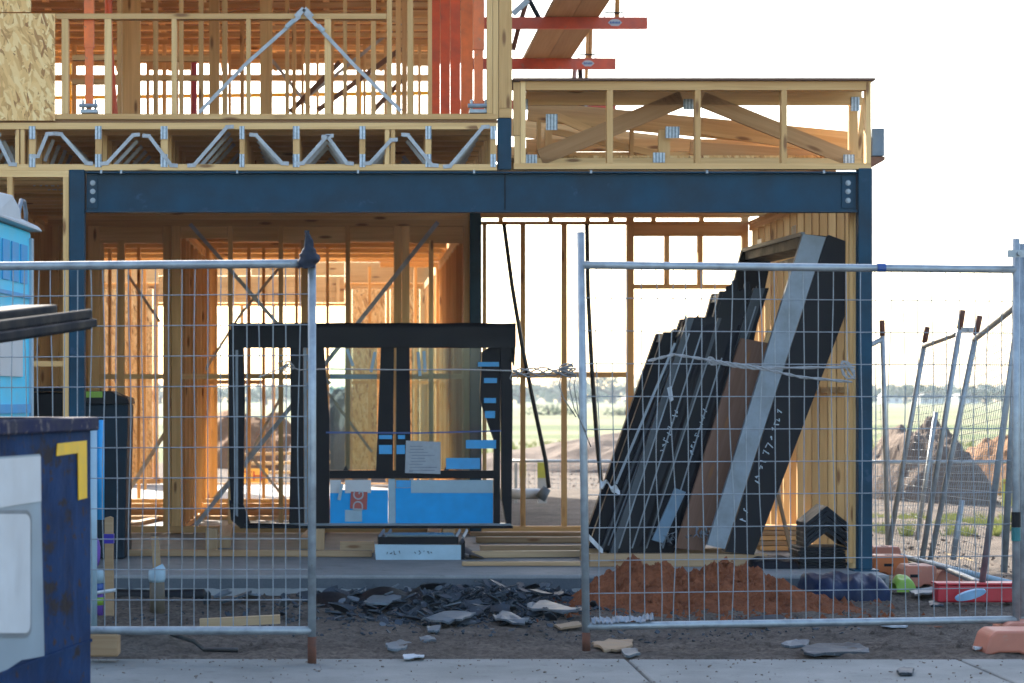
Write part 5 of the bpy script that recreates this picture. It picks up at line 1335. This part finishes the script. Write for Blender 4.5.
# ================================================================== RIGHT YARD ITEMS
YRd = 15.7
rb = thing('barrier_beam', 'bright red plastic barrier beam lying behind the right fence', 'barrier', tuple(P(980, 603, YRd)))
sub('beam', REDP, rb, lambda m: m.abox(X(938, YRd), X(1090, YRd), YRd, YRd + .16, Z(602.5, YRd), Z(585.5, YRd)), bevel=.012)
sub('top_flange', REDP, rb, lambda m: m.abox(X(937, YRd), X(1090, YRd), YRd - .012, YRd + .17, Z(585.2, YRd), Z(583, YRd)), bevel=.004)
m = MB(); YO = 15.5
m.poly([P(971 + 15.5 * math.cos(a) , 595.5 + 4.5 * math.sin(a) - 4 * math.cos(a), YO) for a in [2 * math.pi * k / 20 for k in range(20)]], (0, .03, .008))
tag(m.build('bucket_lid', painted('lid_blue', (.22, .42, .62), .4), bevel=.004), 'pale blue oval bucket lid propped against the red barrier beam', 'lid')
def foot_block(name_label, px0, px1, py0, py1, Y, d, mat, sk_=0, group='plastic fence feet', notch=True):
    w0, w1 = X(px0, Y), X(px1, Y); z0, z1 = Z(py1, Y), Z(py0, Y); h_ = z1 - z0; ww = w1 - w0
    t = thing('barrier_block', name_label, 'fence foot', ((w0 + w1) / 2, Y, z0), group)
    pts = [(w0, z0), (w0 + ww * .06, z0), (w0 + ww * .14, z0 + h_ * .12), (w0 + ww * .34, z0 + h_ * .12), (w0 + ww * .4, z0), (w0 + ww * .62, z0), (w0 + ww * .68, z0 + h_ * .12), (w0 + ww * .88, z0 + h_ * .12), (w0 + ww * .94, z0), (w1, z0), (w1 - ww * .05, z0 + h_ * .8), (w1 - ww * .10, z1), (w0 + ww * .12, z1), (w0 + ww * .06, z0 + h_ * .8)]
    sub('body', mat, t, lambda m: m.poly([(x_ + sk_ * (z_ - z0), Y, z_) for x_, z_ in pts], (0, d, 0)), bevel=.012)
    sub('tube_socket', RUST, t, lambda m: m.tube([((w0 + w1) / 2, Y + d * .4, z1 - .01), ((w0 + w1) / 2, Y + d * .4, z1 + .003)], .03, 12))
    sub('grip_shade_patch', BLACKP, t, lambda m: m.abox(w0 + ww * .3, w0 + ww * .55, Y - .003, Y, z0 + h_ * .45, z0 + h_ * .6)) if notch else None  # recess shade painted as a thin black patch on the face
    return t
foot_block('salmon plastic fence foot on the footpath edge at the lower right corner', 984, 1090, 631, 656, 11.72, .25, SALMON, notch=False)
foot_block('salmon plastic fence foot under the right fence post behind the corner one', 1001, 1090, 623, 640, 12.25, .25, SALMON, notch=False)
foot_block('orange plastic fence foot lying against the steel column', 873, 910, 556, 575, 17.6, .25, ORPLAS)
foot_block('faded pink fence foot on top beside the steel column', 872, 902, 547, 558, 18.2, .2, SALMON, notch=False)
foot_block('salmon fence foot left of the middle in the tumbled row behind the barrier beam', 900, 934, 566, 587, 17.0, .3, SALMON, .25)
foot_block('salmon fence foot at the right of the tumbled row behind the barrier beam', 934, 962, 570, 585, 17.2, .25, SALMON, .3, notch=False)
m = MB(); m.grid(lambda u, v: (X(893 + 19 * u, 16.7), 16.7 + .12 * math.cos(math.pi * v), -.1 + .11 * (math.sin(math.pi * v) ** .5) * (1 - .5 * (2 * u - 1) ** 4) * (1 + .2 * mn.noise(Vector((u * 4, v * 4, 1))))), 14, 10)
tag(m.build('lime_bag', LIME, smooth=True), 'crumpled lime green bag beside the blue tarpaulin bundle', 'bag')
flat_piece([(908, 592), (938, 589), (942, 594), (915, 597)], 'slate_shard', SLATEL, 'grey flat piece between the lime bag and the red barrier beam', 'shard', .04, .03)
m = MB(); m.tube([P(955, 570, 17.4), P(1000, 580, 16.6)], .02, 8); tag(m.build('loose_pipe', SALMON), 'thin salmon pipe lying over the tumbled fence feet', 'pipe')

# ================================================================== BACK YARD
def mound(px, Y, rx, ry, h_, mat, label, seed):
    m = MB(); xc = X(px, Y)
    def fn(u, v):
        x_, y_ = (u * 2 - 1), (v * 2 - 1); r2 = x_ * x_ + y_ * y_
        n_ = mn.fractal(Vector((x_ * 2.2 + seed, y_ * 2.2, seed)), 1.1, 2.0, 5)
        hh = max(0, 1 - r2) ** .62 * (1 + .30 * n_) * h_ + .02 * n_
        return (xc + x_ * rx, Y + y_ * ry, -.25 + hh)
    m.grid(fn, 70, 50); return tag(m.build('soil_mound', mat), label, 'soil heap', 'soil mounds behind the house')
mound(922, 32, .98, 1.5, 1.12, MOUND, 'grey brown soil mound behind the leaning fence panels on the right', 3)
mound(1024, 36, 1.1, 1.6, 1.0, ORMOUND, 'orange brown soil mound at the right edge behind the leaning panels', 9)
mound(660, 46, 4.4, 3.0, .75, MOUND, 'long low soil mound seen through the garage back openings', 5)
mound(345, 42, 1.15, 1.6, 1.65, MOUND, 'tall soil mound seen through the glass of the dark window', 11)
mound(248, 45, 1.7, 2.0, 1.15, ORMOUND, 'brick coloured soil mound seen through the left rear doorway', 14)
# bricks and planks beyond the rear doorway
for k in range(3):
    m = MB(); m.bar(P(228, 455 + 9 * k, 40), P(330, 452 + 10 * k, 40), .05, .12); tag(m.build('timber_plank', PINE), ['upper', 'middle', 'lower'][k] + ' plank of the pile beyond the rear doorway', 'plank', 'planks beyond the rear doorway')
# white posts with yellow tops and pipe
YV = 27.0
for px, w_, lab in ((523, 5.5, 'left white marker post with a yellow top behind the garage'), (542.5, 9, 'right white marker post with a yellow top behind the garage'), (516, 2.5, 'thin pale post left of the yellow topped marker posts')):
    t = thing('marker_post', lab, 'post', tuple(P(px, 500, YV)), 'marker posts behind the garage')
    sub('shaft', PVC, t, lambda m: m.abox(X(px - w_ / 2, YV), X(px + w_ / 2, YV), YV, YV + .06, Z(503, YV), Z(463, YV)))
    if w_ > 3: sub('yellow_top', YELP, t, lambda m: m.abox(X(px - w_ / 2, YV) - .002, X(px + w_ / 2, YV) + .002, YV - .003, YV + .063, Z(478, YV), Z(462.5, YV)))
m = MB(); m.tube([P(498, 494, 25.5), P(540, 494, 25.5)], .06, 12); tag(m.build('drain_pipe', PVC, smooth=True), 'white drain pipe lying behind the garage', 'pipe')
m = MB(); m.tube([P(540, 499, 25.4), P(547, 488, 25.4)], [.06, .05], 12); tag(m.build('pipe_elbow', SLATEL, smooth=True), 'grey pipe elbow at the end of the white drain pipe', 'pipe')
# site fence behind
fence_panel('fine mesh site fence behind the garage openings', (P(505, 506, 33), P(860, 506, 33), P(860, 461, 33), P(505, 461, 33)), 60, 10, .02, .0022, ((.1, .0), (.1, 0)), 0, 31, 'site fences in the back yard', rusty=False, mesh_mat=MESHW)
fence_panel('fine mesh site fence across the yard behind the right mound', (P(868, 520, 28.2), P(1100, 520, 28.2), P(1100, 462, 28.2), P(868, 462, 28.2)), 46, 12, .02, .002, ((.1, .0), (.1, 0)), 0, 33, 'site fences in the back yard', rusty=False)
# signs
def sign(label, px0, px1, py0, py1, Y, txt, tw, rows=False):
    t = thing('safety_sign', label, 'sign', tuple(P((px0 + px1) / 2, py1, Y)))
    sub('board', SIGNY if not rows else YELP, t, lambda m: m.pbox(px0, px1, py0, py1, Y, .01))
    text_mesh(txt, (py1 - py0) * Y / F * tw, REDL, 'lettering', t, P((px0 + px1) / 2, (py0 * (.45 if not rows else .72) + py1 * (.55 if not rows else .28)), Y - .008), (R(90), 0, 0), .002, 1.1)
    return t
sign('yellow sign with red capital letters beyond the rear doorway', 238, 268, 468.5, 483, 36, 'TH', .95)
sign('yellow sign with red letters on the mesh behind the right fence post', 1002, 1018, 479, 506, 28.1, 'TF', .42, True)
# grass tufts (uncountable)
m = MB(); q = random.Random(77)
def tuft(x_, y_, hh):
    for k in range(5):
        a = q.uniform(0, 6.28); w_ = .012; b0 = len(m.v); z_ = -.14
        tip = Vector((x_ + math.cos(a) * hh * .5, y_ + math.sin(a) * hh * .5, z_ + hh))
        m.v += [Vector((x_ - w_, y_, z_)), Vector((x_ + w_, y_, z_)), tip]; m.f.append([b0, b0+1, b0+2]); m.uv += [(0, 0), (1, 0), (.5, 1)]
for k in range(2600):
    Y = q.uniform(23.6, 26.6); px = q.uniform(868, 1060); 
    if mn.noise(Vector((px * .05, Y * 1.1, 0))) > .08: tuft(X(px, Y), Y, q.uniform(.04, .15))
for k in range(2500):
    Y = q.uniform(55, 72); px = q.uniform(200, 1060); tuft(X(px, Y), Y, q.uniform(.06, .2))
kind(m.build('grass', GRASS), 'stuff')
# stones on the yard ground
m = MB()
for k in range(900):
    Y = q.uniform(18, 44); px = q.uniform(868, 1060) if k % 2 else q.uniform(490, 640)
    if px < 800 and Y < 23: continue
    p, t_ = shard(Vector((X(px, Y), Y, -.12 + .02 * q.random())), q.uniform(.008, .028), q, .6, .012); m.poly(p, t_)
kind(m.build('gravel', MOUND), 'stuff')

# ================================================================== TREES
def tree(px, Y, wpx, hpx, base, label, mat, seed, group='trees across the fields'):
    q = random.Random(seed); xc = X(px, Y); w_ = wpx * Y / F; h_ = hpx * Y / F; z0 = Z(base, Y)
    t = thing('tree', label, 'tree', (xc, Y, z0), group)
    sub('trunk', BARK, t, lambda m: (m.tube([(xc, Y, z0 - .3), (xc + w_ * .02, Y, z0 + h_ * .35), (xc, Y, z0 + h_ * .7)], [w_ * .05, w_ * .035, w_ * .015], 7),
        m.tube([(xc, Y, z0 + h_ * .3), (xc + w_ * .25, Y, z0 + h_ * .6)], [w_ * .025, w_ * .01], 5), m.tube([(xc, Y, z0 + h_ * .3), (xc - w_ * .25, Y, z0 + h_ * .62)], [w_ * .025, w_ * .01], 5)))
    def crown(m):
        lobes = [(q.uniform(-.36, .36), q.uniform(-.3, .3), q.uniform(.34, .85), q.uniform(.16, .28)) for _ in range(11)] + [(0, 0, .55, .3)]
        for k in range(650):
            lx, ly, lz, lr = q.choice(lobes)
            d = Vector((q.gauss(0, 1), q.gauss(0, 1), q.gauss(0, 1))).normalized() * (lr * q.random() ** .4)
            c = Vector((xc + (lx + d.x) * w_, Y + (ly + d.y) * w_, z0 + (lz + d.z * .8) * h_))
            s_ = min(w_, h_) * q.uniform(.03, .06)
            a = Vector((q.uniform(-1, 1), q.uniform(-1, 1), q.uniform(-1, 1))) * s_; b = Vector((q.uniform(-1, 1), q.uniform(-1, 1), q.uniform(-1, 1))) * s_
            i0 = len(m.v); m.v += [c - a, c + b, c + a, c - b]; m.f.append([i0, i0+1, i0+2, i0+3]); m.uv += [(0, 0), (1, 0), (1, 1), (0, 1)]
    sub('crown', mat, t, crown)
    return t
tl = [(548, 190, 46, 26, 424, 'round dark tree left of the slanting garage cable'), (625, 185, 40, 24, 424, 'round dark tree right of the fence post in the garage opening'), (580, 260, 44, 34, 419, 'pale hazy tree between the two round dark trees'),
      (520, 300, 60, 46, 417, 'tall hazy tree behind the left garage opening'), (612, 330, 70, 58, 415, 'tallest hazy tree behind the right garage opening'), (560, 380, 60, 50, 413, 'far hazy tree above the round dark trees'),
      (905, 300, 34, 44, 416, 'tall rounded hazy tree right of the steel column'), (940, 330, 40, 30, 414, 'low hazy tree in the middle of the right yard view'), (985, 280, 44, 34, 416, 'hazy tree behind the large leaning fence panel'), (1020, 320, 44, 30, 414, 'hazy tree at the right edge of the yard view'), (880, 340, 30, 32, 413, 'hazy tree just right of the steel column'),
      (265, 260, 46, 36, 419, 'hazy tree seen through the left rear doorway'), (215, 300, 40, 34, 417, 'hazy tree seen beside the doorway studs'), (318, 280, 44, 30, 418, 'hazy tree seen through the middle rear doorway'), (345, 240, 30, 26, 420, 'hazy tree seen through the window glass'), (160, 300, 30, 30, 417, 'hazy tree seen right of the left strand board')]
for i, (a, b, c, d, e, lab) in enumerate(tl):
    if i > 1: b = b * 1.8; e = 398 + 1.42 * F / b; d = d * .62
    tree(a, b, c * 1.25, d * .85, e, lab, LEAF if i % 2 == 0 else LEAF2, 100 + i)
# far wood, one mass
m = MB(); q = random.Random(5)
for k in range(5200):
    Y = q.uniform(690, 860); px = q.uniform(60, 1080); bh = 398 + 1.42 * F / Y
    hmax = 15 + 6 * mn.noise(Vector((px * .02, 0, 2))) + 5 * mn.noise(Vector((px * .07, 3, 2)))
    py = bh - q.random() ** .7 * hmax; c = P(px, py, Y); s_ = q.uniform(.7, 1.9)
    a = Vector((q.uniform(-1, 1), q.uniform(-1, 1), q.uniform(-1, 1))) * s_; b = Vector((q.uniform(-1, 1), q.uniform(-1, 1), q.uniform(-1, 1))) * s_
    i0 = len(m.v); m.v += [c - a, c + b, c + a, c - b]; m.f.append([i0, i0+1, i0+2, i0+3]); m.uv += [(0, 0)] * 4
kind(m.build('wood', LEAF), 'stuff')
# far houses
for i, (px, Y, w_, lab) in enumerate(((932, 560, 24, 'pale far house with a grey roof in the middle of the yard view'), (968, 600, 20, 'pale far house with a grey roof behind the large leaning panel'), (893, 580, 19, 'pale far house with a grey roof beside the steel column'))):
    xc = X(px, Y); hw_ = w_ * Y / F / 2; z0 = Z(398 + 1.42 * F / Y, Y)
    t = thing('far_house', lab, 'house', (xc, Y, z0), 'far houses')
    sub('wall', WHITE, t, lambda m: m.abox(xc - hw_, xc + hw_, Y, Y + 6, z0, z0 + 1.9))
    sub('roof', SLATEL, t, lambda m: m.poly([(xc - hw_ * 1.1, Y - .3, z0 + 1.5), (xc + hw_ * 1.1, Y - .3, z0 + 1.5), (xc + hw_ * .7, Y - .3, z0 + 2.5), (xc - hw_ * .7, Y - .3, z0 + 2.5)], (0, 6.6, 0)))
    for s_ in (-.5, .4): sub('window', INK, t, lambda m: m.abox(xc + hw_ * s_ - .3, xc + hw_ * s_ + .3, Y - .05, Y - .01, z0 + .5, z0 + 1.2))

# ================================================================== AIR
m = MB(); m.abox(-330, 330, -8, 895, -1.5, 12.5)
hz = m.build('haze', PINE, origin=(0, 0, -1.5)); kind(hz, 'stuff')
hm = bpy.data.materials.new('haze_air'); hm.use_nodes = True; nt = hm.node_tree
nt.nodes.remove(nt.nodes['Principled BSDF'])
vol = N(nt, 'ShaderNodeVolumePrincipled'); vol.inputs['Color'].default_value = (.70, .84, 1.0, 1); vol.inputs['Density'].default_value = .0002
vol.inputs['Anisotropy'].default_value = .2
L(nt, vol.outputs[0], nt.nodes['Material Output'].inputs['Volume'])
hz.data.materials.clear(); hz.data.materials.append(hm)

# ================================================================== LIGHT
SUN_EL, SUN_AZ = R(30), R(-24)       # azimuth from +Y towards +X
world = bpy.data.worlds.new('World'); sc.world = world; world.use_nodes = True
nt = world.node_tree; bg = nt.nodes['Background']
sky = N(nt, 'ShaderNodeTexSky'); sky.sky_type = 'NISHITA'; sky.sun_disc = False
sky.sun_elevation = SUN_EL; sky.sun_rotation = SUN_AZ; sky.air_density = 1.0; sky.dust_density = 2.2; sky.ozone_density = .5
L(nt, sky.outputs[0], bg.inputs[0]); bg.inputs[1].default_value = .13
sl = bpy.data.lights.new('sun', 'SUN'); sl.energy = 4.5; sl.angle = R(.53); sl.color = (1, .92, .80)
so = bpy.data.objects.new('sun', sl); COL.objects.link(so)
sd = Vector((math.sin(SUN_AZ) * math.cos(SUN_EL), math.cos(SUN_AZ) * math.cos(SUN_EL), math.sin(SUN_EL)))
so.rotation_euler = (-sd).to_track_quat('-Z', 'Y').to_euler(); so.location = (-10, 40, 30)

sc.render.engine = 'CYCLES'
sc.view_settings.view_transform = 'Standard'; sc.view_settings.look = 'None'; sc.view_settings.gamma = 1
sc.view_settings.use_curve_mapping = False; sc.view_settings.exposure = 2.1
sc.cycles.use_denoising = True; sc.cycles.max_bounces = 8; sc.cycles.diffuse_bounces = 5; sc.cycles.transparent_max_bounces = 16
sc.cycles.volume_bounces = 1; sc.cycles.sample_clamp_indirect = 8
